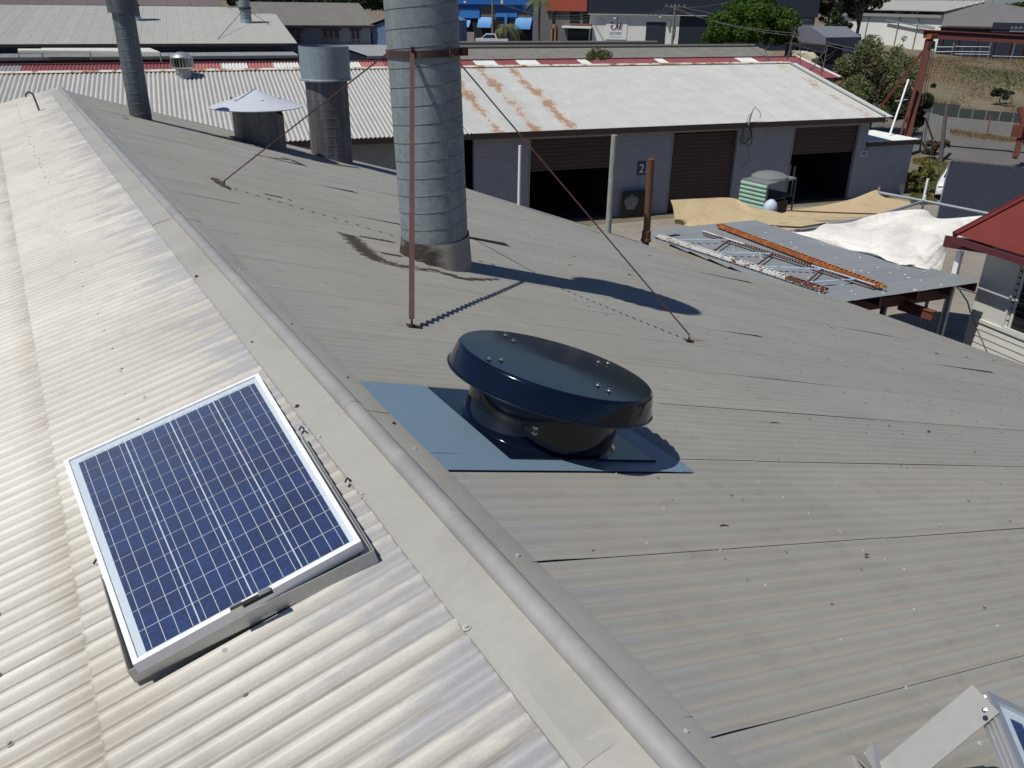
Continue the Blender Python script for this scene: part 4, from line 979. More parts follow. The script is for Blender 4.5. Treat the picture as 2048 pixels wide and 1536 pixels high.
# ridge line seen from (120,125) to (1575,121); hip/gable end runs to (1672,150)
nb_ = Vector(wn)
kR = nb_.dot(back)-3.4   # plane of its ridge
Rr = hit(1592, 113.5, nb_, kR); zr_ = Rr.z
_q = hit(1656, 144, wd, wd.dot(Rr)); slo = (Rr.z-_q.z)/max(.1, (_q-Rr).dot(nb_)); Ea = Rr + nb_*5.2 - Vector((0, 0, slo*5.2))
print('red ridge z', zr_, 'slope', slo)
Vr = (Ea-Rr).normalized(); Lq = (Ea-Rr).length
LENR = 62
s0 = Rr - wd*LENR; P13 = .19
def alt_r(k):
    c = s0 + wd*(k*P13*4+.38); e = (c-CAM); x = 1024+F_PX*e.dot(RT)/e.dot(FWD)
    for (a, b) in ((438, 482), (540, 585), (690, 722), (943, 982), (1020, 1060), (1140, 1178), (1297, 1328), (1460, 1496)):
        if a < x < b: return M['skylight']
    if x < 45: return M['midgrey']
    if 400 < x < 760: return M['redroof3']
    return None
M['redroof3'] = roof_mat('bleached_red_roof_iron', (.36, .12, .12), (.40, .155, .15), (.33, .15, .14), (.22, .06, .06), None, 1, .4, None)
sheets(rr0, s0, wd, Vr, Lq, LENR, P13, 4, M['redroof'], amp=.03, seg=6, rows=1, alt=alt_r)
m_ = MB(); m_.beam(s0+Vector((0, 0, .03)), Rr+Vector((0, 0, .03)), .25, .05); m_.slab([s0, Rr, Rr-nb_*5.2-Vector((0, 0, slo*5.2)), s0-nb_*5.2-Vector((0, 0, slo*5.2))], (0, 0, -1), .03); m_.build('rear_roof', M['redroof'], rr0)
m_ = MB(); cI = Rr-wd*30; m_.box((cI.x, cI.y, (zr_-slo*5.2-.1)/2), (59.5, 9.8, zr_-slo*5.2-.1), wd, nb_); m_.build('wall', M['oldwall'], rr0)
hp = MB(); hp.beam(Rr+wd*.05+Vector((0, 0, .04)), Ea+wd*.05+Vector((0, 0, .04)), .14, .1); hp.build('white_edge', M['wallwhite'], rr0)

# ------------------------------------------------------------------ lean-to carport beside the eave
ZC = 3.62
cA, cB, cC, cD = G(1322, 474, ZC), G(1560, 459, ZC), G(1962, 566, ZC), G(1676, 607, ZC)
cp = thing('flat_carport', 'flat blue grey iron carport roof joined to the eave of the grey shed', 'carport', ((cA.x+cC.x)/2, (cA.y+cC.y)/2, 0))
Uc = (cA-cD).normalized(); Uc.z = 0
Vc = (cC-cD); Wc = (cA-cD).length+.2
Lc = Vc.length; Vcn = Vc.normalized()
Uc2 = (Uc - Vcn*Uc.dot(Vcn)).normalized()
st = cD - Vcn*.35
# far end is cut on the skew, so the sheets grow shorter towards it
ncv = int(Wc/.762)+2
for k in range(ncv):
    p0 = cD + Uc*(.762*k)
    if .762*k > Wc+.1: break
    t_ = min(1, .762*k/((cB-cC).length+1e-6)); endp = cC + (cB-cC)*t_
    L_ = (endp-p0).dot(Vcn)+.35
    me = corr_mesh('roof_sheet', L_, 10, M['carport'], amp=.0085, rows=2, over=.6)
    place('roof_sheet', me, cp, frame(p0-Vcn*.35+Vector((0, 0, .012)), Vcn, Uc2, Vcn.cross(Uc2)))
mb = MB()
for k in range(70):
    u, v = random.random(), random.random(); P = cD + Uc*(u*Wc*.95) + Vcn*(v*Lc*.93); screw(mb, P+Vector((0, 0, .022)), (0, 0, 1), .016, .005)
mb.build('roof_screws', M['white'], cp, kind='stuff')
for k, tt in enumerate((.04, .30, .56, .80, .985)):   # rafters carrying the sheets, running away from the camera
    a = cD + Vcn*(Lc*tt) + Uc*(.05); L_ = Wc*.93*(1 if tt < .9 else .95)
    mb = MB(); mb.beam(a+Vector((0, 0, -.12)), a+Uc*L_+Vector((0, 0, -.12)), .05, .2); mb.build('rafter', M['fascia'] if k % 2 else M['maroon'], cp)
mb = MB(); a = cD+Uc*.55+Vector((0, 0, -.38)); mb.beam(a-Vcn*.1, a+Vcn*(Lc-.15), .08, .26); mb.build('cross_beam', rusty('old_red_beam', (.09, .03, .025), (.08, .03, .02), .4), cp)
mb = MB(); b0_ = hit(1800, 610, (0, 0, 1), 3.05); b1_ = hit(1868, 632, (0, 0, 1), 3.05); mb.beam(b0_, b1_, .16, .2); mb.beam(b0_+Vector((0, 0, .1)), b1_+Vector((0, 0, .1)), .2, .015)
tag(mb.build('short_steel_beam', rusty('red_oxide_beam', (.17, .05, .035), (.14, .05, .03), .3)), 'short red oxide steel beam resting under the carport edge', 'beam')
for (x, y) in ((1768, 615),):
    P = hit(x, y, (0, 0, 1), 3.3); mb = MB(); mb.beam((P.x, P.y, 0), (P.x, P.y, 3.3), .1, .1); mb.build('post', M['pipe'] if x > 1900 else M['fascia'], cp)
P = cC - Vcn*.42 + Uc*.35
mb = MB(); mb.beam((P.x, P.y, 0), (P.x, P.y, 3.4), .09, .09); mb.build('post', M['pipe'], cp)
P2 = cD+Vcn*2.9+Uc*2.2
for k in range(2):
    P2 = cD+Vcn*(1.2+1.9*k)+Uc*2.4; mb = MB(); mb.beam((P2.x, P2.y, 0), (P2.x, P2.y, 3.4), .1, .1); mb.build('post', M['fascia'], cp)

# ------------------------------------------------------------------ pallet rack frame and orange beam lying on the carport
ZT = ZC+.07
def upright(mb, a, b, wd_, ht, nh, U=(0, 0, 1)):
    """perforated channel: two rows of keyhole slots left open between bars"""
    a, b = Vector(a), Vector(b); d = (b-a); L = d.length; d.normalize(); lat = Vector(U).cross(d).normalized(); up = d.cross(lat)
    up = up if up.z > 0 else -up
    for s in (-1, 1): mb.box((a+b)/2+lat*(s*wd_*.44)+up*ht, (L, wd_*.12, .004), d, lat)
    for s in (-1, 1): mb.box((a+b)/2+lat*(s*wd_*.49)+up*ht*.5, (L, .004, ht), d, lat)
    n = nh
    for k in range(n):
        t = (k+.5)/n*L; sk_ = .35 if k % 2 else -.35
        for s in (-1, 1):
            mb.box(a+d*t+lat*(s*wd_*.20)+up*(ht+.0005), (L/n*.40, wd_*.42, .004), d, lat+d*sk_*s*1.4, up)
rk = thing('pallet_rack_frame', 'peeling white perforated rack frame lying on the carport roof', 'rack frame', G(1480, 520, ZT))
a1, a2 = G(1318, 474, ZT), G(1652, 583, ZT); b1, b2 = G(1405, 467, ZT), G(1748, 576, ZT)
split = .80
mb = MB(); upright(mb, a1, a1+(a2-a1)*split, .155, .07, 38); mb.build('upright', M['rackwhite'], rk)
mb = MB(); upright(mb, a1+(a2-a1)*split, a2, .155, .07, 10); mb.build('upright_end', rusty('mostly_rusted_rack', (.5, .42, .34), (.12, .04, .025), .85, scale=9), rk)
for (t0, t1, m_) in ((0, .28, 'rackwhite'), (.28, .68, 'rackbrown'), (.68, 1, 'rackblue')):
    p, q = b1+(b2-b1)*t0, b1+(b2-b1)*t1; dd_ = (q-p).normalized(); la = Vector((0, 0, 1)).cross(dd_)
    mb = MB(); mb.beam(p+Vector((0, 0, .075)), q+Vector((0, 0, .075)), .045, .012)
    mb.build('upright_edge', M[m_], rk)
mb = MB(); ln_ = Vector((0, 0, 1)).cross((b2-b1).normalized())
n = 60
for k in range(n):
    p = b1+(b2-b1)*((k+.25)/n); q = b1+(b2-b1)*((k+.75)/n); mb.beam(p+Vector((0, 0, .04)), q+Vector((0, 0, .04)), .004, .06)
mb.beam(b1+Vector((0, 0, .015)), b2+Vector((0, 0, .015)), .05, .012)
mb.build('upright_web', M['rackbrown'], rk)
def ra(t): return a1+(a2-a1)*t+Vector((0, 0, .05))
def rb(t): return b1+(b2-b1)*t+Vector((0, 0, .05))
for (ta, tb, m_) in ((.10, .185, 'rackblue'), (.36, .185, 'rackbrown'), (.36, .455, 'rackblue'), (.62, .455, 'rackbrown'), (.62, .735, 'rackblue'), (.90, .735, 'rackbrown'), (.90, .90, 'rackblue')):
    mb = MB(); mb.beam(ra(ta), rb(tb), .035, .03); mb.build('brace', M[m_], rk)
ob_ = thing('rack_beam', 'long rusty orange rack beam lying across the carport beside the white frame', 'beam', G(1600, 510, ZT))
o1, o2 = G(1437, 453, ZT), G(1762, 576, ZT)
mb = MB(); upright(mb, o1, o2, .15, .09, 44); mb.box((o1+o2)/2+Vector((0, 0, .03)), ((o2-o1).length, .03, .05), (o2-o1), Vector((0, 0, 1)).cross(o2-o1)); mb.build('beam_channel', M['rustorange'], ob_)
mb = MB(); dd_ = (o2-o1).normalized(); la = Vector((0, 0, 1)).cross(dd_)
for k in range(3): mb.box(o2+dd_*(.02+.035*k)+la*(.03*(k-1))+Vector((0, 0, .05+.02*(k % 2))), (.05, .04, .07), dd_, la)
mb.build('end_hooks', rusty('ochre_hook', (.50, .27, .07), (.25, .10, .03), .5), ob_)

# ------------------------------------------------------------------ shade sails on their pipe frame, and the white tarpaulin
def cloth(name, ctrl, mat, label, cat, nu=28, nv=16, wr=.03, seed=1, thick=True, crease=0):
    """ctrl: rows of 3-D control points; interpolated with smooth wrinkles"""
    R_, C_ = len(ctrl), len(ctrl[0]); rnd = random.Random(seed); ph = [rnd.uniform(0, 6) for _ in range(12)]
    def cr(p0, p1, p2, p3, t): return .5*((2*p1)+(-p0+p2)*t+(2*p0-5*p1+4*p2-p3)*t*t+(-p0+3*p1-3*p2+p3)*t**3)
    def row(r, u):
        x = u*(C_-1); i = min(int(x), C_-2); t = x-i; g = lambda k: Vector(ctrl[r][max(0, min(C_-1, k))]); return cr(g(i-1), g(i), g(i+1), g(i+2), t)
    def P(u, v):
        y = v*(R_-1); j = min(int(y), R_-2); t = y-j; g = lambda k: row(max(0, min(R_-1, k)), u); p = cr(g(j-1), g(j), g(j+1), g(j+2), t)
        q = math.sin(u*13+v*7+ph[0])*.5+math.sin(u*7-v*15+ph[1])*.5+math.sin(u*25+v*3+ph[2])*.3+math.sin((u+v)*33+ph[3])*.15
        if crease: q += crease*(abs(math.sin(u*9+v*5+ph[4]+math.sin(v*6)))**.5*.9+abs(math.sin(u*5-v*11+ph[5]+math.sin(u*8)))**.5*.8+abs(math.sin(u*21+v*17+ph[6]))**.6*.3-1.2)
        e = min(1, 8*min(u, 1-u, v, 1-v)); return p+Vector((0, 0, wr*q*e))
    mb = MB(); mb.grid(P, nu, nv); o = mb.build(name, mat); tag(o, label, cat); return o
def g3(x, y, z): return tuple(G(x, y, z))
cloth('shade_cloth', [
    [g3(1341, 400, 3.25), g3(1400, 397, 3.2), g3(1465, 396, 3.1), g3(1500, 412, 2.95), g3(1545, 422, 2.75)],
    [g3(1346, 415, 3.1), g3(1410, 416, 3.0), g3(1470, 420, 2.9), g3(1520, 432, 2.85), g3(1580, 430, 2.9)],
    [g3(1349, 438, 2.9), g3(1420, 440, 2.8), g3(1480, 448, 2.85), g3(1540, 446, 3.0), g3(1620, 440, 3.05)],
    [g3(1349, 447, 2.6), g3(1410, 458, 2.8), g3(1480, 470, 3.0), g3(1560, 464, 3.1), g3(1660, 446, 3.15)]],
    M['shade'], 'beige shade cloth sagging between the orange beam and the workshop wall', 'shade cloth', 36, 22, .035, 3)
cloth('shade_cloth', [
    [g3(1585, 420, 2.9), g3(1640, 412, 2.95), g3(1700, 399, 3.1), g3(1748, 381, 3.3), g3(1758, 381, 3.3)],
    [g3(1560, 428, 2.85), g3(1640, 422, 2.9), g3(1700, 412, 3.0), g3(1755, 398, 3.1), g3(1775, 395, 3.12)],
    [g3(1545, 436, 2.9), g3(1640, 433, 2.9), g3(1700, 424, 3.0), g3(1770, 408, 3.1), g3(1820, 404, 3.18)],
    [g3(1560, 446, 3.0), g3(1640, 440, 3.05), g3(1710, 437, 3.1), g3(1770, 426, 3.15), g3(1815, 410, 3.2)]],
    M['shade'], 'beige shade cloth stretched to a point at the pipe frame corner', 'shade cloth', 36, 16, .02, 5)
pf = thing('pipe_frame', 'grey galvanised pipe frame holding the shade cloths above the yard', 'frame', G(1850, 402, 0)*1.0)
mb = MB(); ps = [G(1757, 385, 3.25), G(1848, 402, 3.25), G(2100, 452, 3.25)]; mb.tube(ps, .055, 12); mb.build('rail', M['pipe'], pf)
mb = MB(); mb.tube([G(1848, 402, 3.25), G(1760, 430, 3.2), G(1640, 455, 3.15), G(1560, 466, 3.1)], .05, 12); mb.build('cross_rail', M['pipe'], pf)
for (x, y) in ((1848, 402), (1757, 385)):
    P = G(x, y, 3.25); mb = MB(); mb.tube([(P.x, P.y, 0), (P.x, P.y, 3.45)], .045, 10); mb.build('upright_post', M['white'] if x > 1800 else M['pipe'], pf)
P = G(1847, 400, 3.25); mb = MB(); mb.beam(P, P+Vector((0, 0, .75)), .07, .07); mb.build('white_stub', M['white'], pf)
mb = MB(); mb.tube([G(1572, 421, 3.12), G(1660, 425, 3.2), G(1755, 428, 3.25)], .025, 8); tag(mb.build('rusty_rod', M['rustpipe']), 'long rusty rod lying across the right hand beige cloth', 'rod')
mb = MB(); mb.tube([G(1530, 451, 3.2), G(1600, 455, 3.25), G(1650, 447, 3.3)], .03, 8); mb.tube([G(1545, 452, 3.25), G(1552, 458, 3.2)], .03, 6); tag(mb.build('bent_branch', M['rustdark']), 'dark bent rod at the edge of the beige cloth beside the white tarpaulin', 'rod')
t0 = [
    [g3(1685, 452, 3.55), g3(1755, 428, 3.65), g3(1845, 419, 3.75), g3(1878, 437, 3.45), g3(1975, 431, 3.7), g3(2000, 440, 3.6)],
    [g3(1650, 448, 3.7), g3(1745, 455, 3.45), g3(1800, 440, 3.6), g3(1860, 448, 3.5), g3(1930, 442, 3.6), g3(1972, 452, 3.6)],
    [g3(1625, 462, 3.72), g3(1700, 468, 3.65), g3(1765, 462, 3.7), g3(1830, 465, 3.5), g3(1895, 462, 3.62), g3(1940, 470, 3.62)],
    [g3(1600, 464, 3.68), g3(1690, 485, 3.72), g3(1760, 485, 3.85), g3(1820, 490, 3.7), g3(1870, 484, 3.8), g3(1912, 478, 3.7)],
    [g3(1592, 465, 3.655), g3(1665, 487, 3.66), g3(1740, 508, 3.67), g3(1800, 525, 3.67), g3(1850, 520, 3.72), g3(1895, 500, 3.6)],
    [g3(1582, 464, 3.65), g3(1655, 485, 3.65), g3(1735, 508, 3.65), g3(1795, 524, 3.65), g3(1850, 538, 3.65), g3(1882, 541, 3.5)]]
tp_ = cloth('tarpaulin', t0, M['tarp'], 'rumpled white tarpaulin draped over a frame beside the carport', 'tarpaulin', 90, 72, .05, 8, crease=1.6)
mb = MB(); 
for (x, y) in ((1690, 475), (1800, 455), (1890, 450), (1790, 500), (1880, 500)):
    P = G(x, y, 3.45); mb = MB(); mb.tube([(P.x, P.y, 0), (P.x, P.y, 3.4)], .04, 8); mb.build('upright_post', M['pipe'], pf)

# ------------------------------------------------------------------ maroon-roofed house at the right
hA = D(1958, 567, dep(cC)+.55)
HW = Fac(hA, az=10.5+180)      # wall runs back towards the camera
hs = thing('cream_house', 'cream weatherboard house with an oxide red iron roof at the right edge', 'house', (hA.x+3, hA.y-4, 0))
zl = HW.uz(1972, 508)[1]; zs_ = HW.uz(1963, 641)[1]
LENH = 9.5
mb = MB(); HW.bx(mb, .0, LENH, 0, zl+.15, -.15, -.012); mb.build('wall_frame', M['cream'], hs)
mb = MB(); HW.bx(mb, .0, 1.02, zs_+.03, zl+.1, -.012, .003); mb.build('wall_panel', M['cream'], hs)
zz = zs_-.05; n = 0
while zz > .1:
    mb = MB(); z0, z1 = zz-.165, zz
    mb.box8([HW.P(0, z0, -.01), HW.P(LENH, z0, -.01), HW.P(LENH, z0, .022), HW.P(0, z0, .022), HW.P(0, z1, -.01), HW.P(LENH, z1, -.01), HW.P(LENH, z1, .004), HW.P(0, z1, .004)])
    mb.build('weatherboard', M['cream'], hs); zz -= .172
mb = MB(); HW.bx(mb, .0, LENH, zs_-.05, zs_+.03, -.01, .045); mb.build('sill_board', M['cream'], hs)
wu = HW.uz(2002, 663)[0]; 
wf = MB(); HW.bx(wf, wu, wu+.05, zs_+.03, zl, -.01, .04); HW.bx(wf, wu+1.5, wu+1.55, zs_+.03, zl, -.01, .04); HW.bx(wf, wu+.052, wu+1.498, zs_+.03, zs_+.08, -.01, .04); wfo = wf.build('window', M['cream'], hs)
for k in range(9):
    z0 = zs_+.12+k*.15
    if z0 > zl-.1: break
    lb = MB(); lb.box8([HW.P(wu+.06, z0, -.03), HW.P(wu+1.49, z0, -.03), HW.P(wu+1.49, z0+.004, -.03), HW.P(wu+.06, z0+.004, -.03), HW.P(wu+.06, z0+.13, .015), HW.P(wu+1.49, z0+.13, .015), HW.P(wu+1.49, z0+.134, .015), HW.P(wu+.06, z0+.134, .015)])
    lb.build('louvre_blade', M['glass'], wfo)
bk_ = MB(); HW.bx(bk_, wu+.055, wu+1.495, zs_+.09, zl, -.011, -.006); bk_.build('window_void', M['dark'], wfo)
mb = MB(); HW.bx(mb, 1.05, 1.12, zs_+.03, zl+.1, -.01, .02); mb.build('corner_stop', M['cream'], hs)
# end wall (far end) and body
mb = MB(); HW.bx(mb, .004, .15, 0, zl+.4, -6, -.16); mb.build('end_wall', M['cream'], hs); mb = MB(); HW.bx(mb, LENH-.15, LENH, 0, zl+.4, -6, -.16); mb.build('end_wall', M['cream'], hs)
# roof
ec = HW.P(HW.uz(1910, 470)[0], HW.uz(1910, 470)[1], 0)
Uh = HW.U; Nh = HW.N; ovh = .75
eP = hit(1908, 468, (0, 0, 1), zl+.42)      # eave corner, far end
eN = eP + Uh*12
rkP = hit(2060, 388, Uh, Uh.dot(eP)); sl_ = (rkP.z-eP.z)/max(.1, -(rkP-eP).dot(Nh)); print('house eave', eP, 'slope', sl_, 'wall', hA, zl)
Vh = (Nh - Vector((0, 0, sl_))).normalized(); LR = 5.2
sheets(hs, eP-Vh*LR, Uh, Vh, LR, 12, PITCH_C, 10, M['redroof2'], amp=.0085, seg=8, rows=2)
mb = MB(); mb.slab([eP-Vh*LR-Vector((0, 0, .03)), eN-Vh*LR-Vector((0, 0, .03)), eN-Vh*LR-Nh*5-Vector((0, 0, 5*sl_)), eP-Vh*LR-Nh*5-Vector((0, 0, 5*sl_))], (0, 0, 1), .02); mb.build('rear_roof', M['redroof2'], hs)
mb = MB(); mb.beam(eP+Vector((0, 0, -.12))+Nh*.04, eN+Vector((0, 0, -.12))+Nh*.04, .1, .13); mb.build('gutter', M['maroon'], hs)
mb = MB(); mb.beam(eP-Uh*.02+Vector((0, 0, -.03)), eP-Vh*LR-Uh*.02+Vector((0, 0, -.03)), .03, .17); mb.slab([eP-Uh*.04+Vector((0, 0, .03)), eP+Uh*.12+Vector((0, 0, .03)), eP+Uh*.12-Vh*LR+Vector((0, 0, .03)), eP-Uh*.04-Vh*LR+Vector((0, 0, .03))], (0, 0, 1), .012); mb.build('barge_board', M['redroof2'], hs)
mb = MB(); q0, q1 = hit(1890, 487, (0, 0, 1), zl+.05), HW.P(-.05, zl+.05, -.1); mb.slab([eP+Uh*.1-Nh*.1+Vector((0, 0, -.35)), HW.P(.0, zl+.12, .0), HW.P(.0, zl+.12, -5), eP+Uh*.1-Nh*5+Vector((0, 0, -.35))], (0, 0, 1), .03); mb.beam(hit(1888, 482, (0, 0, 1), zl+.12), hit(1985, 497, (0, 0, 1), zl+.12), .05, .28); mb.build('verandah_beam', M['maroon'], hs)
P = hit(1921, 503, (0, 0, 1), zl); mb = MB(); mb.beam((P.x, P.y, 0), (P.x, P.y, zl), .12, .12); mb.build('verandah_post', M['white'], hs)
mb = MB(); mb.tube([HW.P(-.4, zs_+.75, .3), HW.P(-.1, zs_+.35, .1), HW.P(.02, zs_+.1, .05)], .02, 8);  mb.tube([HW.P(.02, zs_+.1, .05), HW.P(.7, zs_-.6, .05), HW.P(1.1, zs_-1., .05)], .008, 6); mb.build('drain_pipe', M['pipe'], hs)

# ------------------------------------------------------------------ dark fence screen
fb1 = G(1880, 452, 0); 
fl_ = G(1882, 440, 0); ft = hit(1903, 322, FWD, FWD.dot(fl_)); 
FF = Fac(fl_, B=G(2300, 492, 0)); 
htF = FF.uz(1903, 322)[1]; print('fence h', htF, fl_)
fe = thing('tall_fence', 'tall dark navy ribbed steel fence with a toothed top behind the tarpaulin', 'fence', fl_)
n = 34
u0 = FF.uz(1892, 380)[0]-.1
tm_ = MB(); 
for j in range(9):
    for a, b, d in ((0, .045, .0), (.045, .06, .012), (.06, .105, .012), (.105, .12, .0)):
        pass
pm = MB(); prof = []
for j in range(8):
    prof += [(j*.1, 0), (j*.1+.04, 0), (j*.1+.055, .03), (j*.1+.085, .03)]
prof.append((.8, 0)); 
for i in range(len(prof)-1):
    (ua, da), (ub_, db) = prof[i], prof[i+1]
    za_ = htF+.08*(1 if da > .01 else 0); zb2 = htF+.08*(1 if db > .01 else 0)
    pm.add([FF.P(ua, 0, da), FF.P(ub_, 0, db), FF.P(ub_, zb2, db), FF.P(ua, za_, da)], [(0, 1, 2, 3)])
pme = pm.mesh('fence_panel', M['fence'], FF.P(0, 0, 0))
for k in range(n): place('fence_panel', pme, fe, Matrix.Translation(FF.P(u0+.8*k, 0, 0)))
for k in range(0, n, 3):
    mb = MB(); FF.bx(mb, u0+.8*k-.03, u0+.8*k+.03, 0, htF-.05, -.08, -.02); mb.build('fence_post', M['fascia'], fe)
mb = MB(); FF.bx(mb, u0-.06, u0-.002, 0, htF, -.05, .03); mb.build('end_post', M['pipe'], fe)

# ------------------------------------------------------------------ white car nosing out behind the fence
def car(P, head, label):
    c = thing('parked_car', label, 'car', P); X = Vector((math.sin(head), math.cos(head), 0)); Y = Vector((-X.y, X.x, 0)); Z = Vector((0, 0, 1))
    def q(x, y, z): return P+X*x+Y*y+Z*z
    def shell(name, secs, mat, sm=True):
        mb = MB(); k = len(secs[0][1]); vs = [q(x, y, z) for x, pr in secs for y, z in pr]; n = len(secs)
        mb.add(vs, [(i*k+j, i*k+(j+1) % k, (i+1)*k+(j+1) % k, (i+1)*k+j) for i in range(n-1) for j in range(k)]+[tuple(range(k)), tuple(range((n-1)*k, n*k))][:2], sm); return mb.build(name, mat, c, sharp=35)
    def pr(w, z0, z1, r=.12): return [(-w, z0), (-w, z1-r), (-w+r*.6, z1-.02), (0, z1+.02), (w-r*.6, z1-.02), (w, z1-r), (w, z0)]
    shell('body', [(2.2, pr(.72, .35, .62)), (2.12, pr(.80, .28, .74)), (1.9, pr(.84, .25, .88)), (1.0, pr(.87, .25, 1.0)), (0, pr(.88, .25, 1.0)), (-1.6, pr(.87, .25, 1.02)), (-2.2, pr(.82, .3, .98))], M['carwhite'])
    shell('cabin', [(1.05, pr(.76, .98, 1.02, .03)), (.35, pr(.66, .99, 1.44, .08)), (-.2, pr(.66, .99, 1.50, .08)), (-1.1, pr(.66, .99, 1.48, .08)), (-1.9, pr(.72, .99, 1.05, .04))], M['carwhite'])
    mb = MB(); mb.box8([q(1.02, -.66, 1.045), q(1.02, .66, 1.045), q(.99, .66, 1.055), q(.99, -.66, 1.055), q(.42, -.58, 1.44), q(.42, .58, 1.44), q(.38, .58, 1.44), q(.38, -.58, 1.44)]); mb.build('windscreen', M['glass'], c)
    for s in (-1, 1):
        mb = MB(); mb.slab([q(.8, s*.735, 1.05), q(.32, s*.672, 1.40), q(-1.0, s*.672, 1.43), q(-1.5, s*.735, 1.05)], Y*s, .012); mb.build('side_window', M['glass'], c)
        mb = MB(); mb.box(q(2.10, s*.58, .70), (.12, .32, .13), X, Y); mb.build('headlight', M['chrome'], c)
        mb = MB(); mb.box(q(.75, s*.98, 1.05), (.1, .2, .13), X, Y); mb.build('wing_mirror', M['blackmat'], c)
        for x in (1.35, -1.35):
            mb = MB(); mb.tube([q(x, s*.66, .31), q(x, s*.88, .31)], .31, 20); w_ = mb.build('wheel', M['blackmat'], c); mb = MB(); mb.tube([q(x, s*.87, .31), q(x, s*.895, .31)], .18, 14); mb.build('rim', M['chrome'], w_)
    mb = MB(); mb.box(q(2.19, 0, .66), (.06, .7, .11), X, Y); mb.build('grille', M['blackmat'], c)
    mb = MB(); mb.box(q(2.17, 0, .44), (.12, 1.5, .16), X, Y); mb.build('bumper', M['carwhite'], c); mb = MB(); mb.box(q(2.2, 0, .30), (.08, 1.3, .07), X, Y); mb.build('lower_grille', M['blackmat'], c)
    return c
cf = G(1886, 404, 0); hd = math.atan2(-cf.x, -cf.y)+.05
car(cf-Vector((math.sin(hd), math.cos(hd), 0))*2.2+RT*.38, hd, 'white car parked nose out behind the left end of the dark fence')

# ------------------------------------------------------------------ green crate cage by the workshop
tk0 = hit(1483, 362, (0, 0, 1), 2.3)
cg = thing('tank_cage', 'steel cage box with a pale green corrugated side and domed mesh lid', 'cage', (tk0.x+1.1, tk0.y-.5, 0))
A_ = D(1484, 362, 33.2); B_ = D(1536, 370, 32.2); C_ = D(1592, 361, 33.6); Dd = A_+(C_-B_)
zt_ = (A_.z+B_.z+C_.z)/3
for P in (A_, B_, C_): P.z = zt_
Dd = A_+C_-B_; hh_ = 1.35
FA = Fac(A_, B=B_)
wA_ = (B_-A_).length
for k in range(8):
    z = zt_-.05-k*.165; mb = MB(); mb.tube([A_-Vector((0, 0, .06+k*.165)), B_-Vector((0, 0, .06+k*.165))], .082, 12); mb.build('green_slat', M['greensheet'], cg)
for P in (A_, B_, C_, Dd): mb = MB(); mb.beam((P.x, P.y, 0), (P.x, P.y, zt_), .05, .05); mb.build('cage_post', M['mesh'], cg)
for p, q in ((A_, B_), (B_, C_), (C_, Dd), (Dd, A_)): mb = MB(); mb.beam(p+Vector((0, 0, .03)), q+Vector((0, 0, .03)), .04, .04); mb.build('cage_rail', M['oldwall'], cg)
cc_ = (A_+C_)/2; mb = MB(); mb.slab([A_+Vector((0, 0, .06)), B_+Vector((0, 0, .06)), C_+Vector((0, 0, .06)), Dd+Vector((0, 0, .06))], (0, 0, 1), .02)
mb.lathe(cc_+Vector((0, 0, .08)), [(.75, 0), (.72, .1), (.55, .2), (.3, .26), (.001, .28)], 24); mb.build('mesh_lid', M['mesh'], cg)
mb = MB(); mb.slab([B_+Vector((0, 0, -.65)), C_+Vector((0, 0, -.65)), Dd+Vector((0, 0, -.65)), A_+Vector((0, 0, -.65))], (0, 0, 1), .05); mb.box((cc_.x, cc_.y, zt_-1.15), (1.2, 1.2, .8)); mb.build('cage_load', rusty('rusty_load', (.05, .035, .03), (.16, .06, .03), .5), cg)
mb = MB(); P = D(1541, 415, 31.0); mb.lathe(P-Vector((0, 0, .3)), [(.001, 0), (.2, .06), (.27, .3), (.2, .5), (.08, .6), (.001, .6)], 16); tag(mb.build('blue_white_bag', paint('bluish_white_bag', (.5, .58, .68), .6, .2, 6)), 'pale blue bag beside the beige cloth below the green cage', 'bag')

# ------------------------------------------------------------------ foliage
import numpy as np
def leaves(name, centers, n, size, mat, parent, seed=1, flat=.0, squash=.8):
    """many small leaf-sized faces gathered in clumps; centers = [(P, r)]"""
    rs = np.random.RandomState(seed); tot = sum(r**2 for _, r in centers); V = []; Fc = []
    for P, r in centers:
        k = max(6, int(n*r*r/tot)); d = rs.normal(size=(k, 3)); d /= np.linalg.norm(d, axis=1)[:, None]
        rad = r*(rs.uniform(.45, 1.0, k)**.6)[:, None]; C = np.array(P)[None]+d*rad*np.array([1, 1, squash])[None]
        a = rs.normal(size=(k, 3)); a[:, 2] *= (1-flat); a /= np.linalg.norm(a, axis=1)[:, None]; b = np.cross(a, rs.normal(size=(k, 3))); b /= np.linalg.norm(b, axis=1)[:, None]
        s = size*rs.uniform(.6, 1.4, k)[:, None]
        q = np.stack([C-a*s, C+b*s*.5, C+a*s, C-b*s*.5], 1); V.append(q.reshape(-1, 3))
    V = np.concatenate(V); org = np.array(abs_loc(parent)) if parent else np.zeros(3); V = V-org
    nf = len(V)//4; me = bpy.data.meshes.new(name); me.vertices.add(len(V)); me.vertices.foreach_set('co', V.ravel())
    me.loops.add(nf*4); me.loops.foreach_set('vertex_index', np.arange(nf*4)); me.polygons.add(nf)
    me.polygons.foreach_set('loop_start', np.arange(nf)*4); me.update(calc_edges=True); me.materials.append(mat)
    o = bpy.data.objects.new(name, me); COL.objects.link(o); o.parent = parent; return o
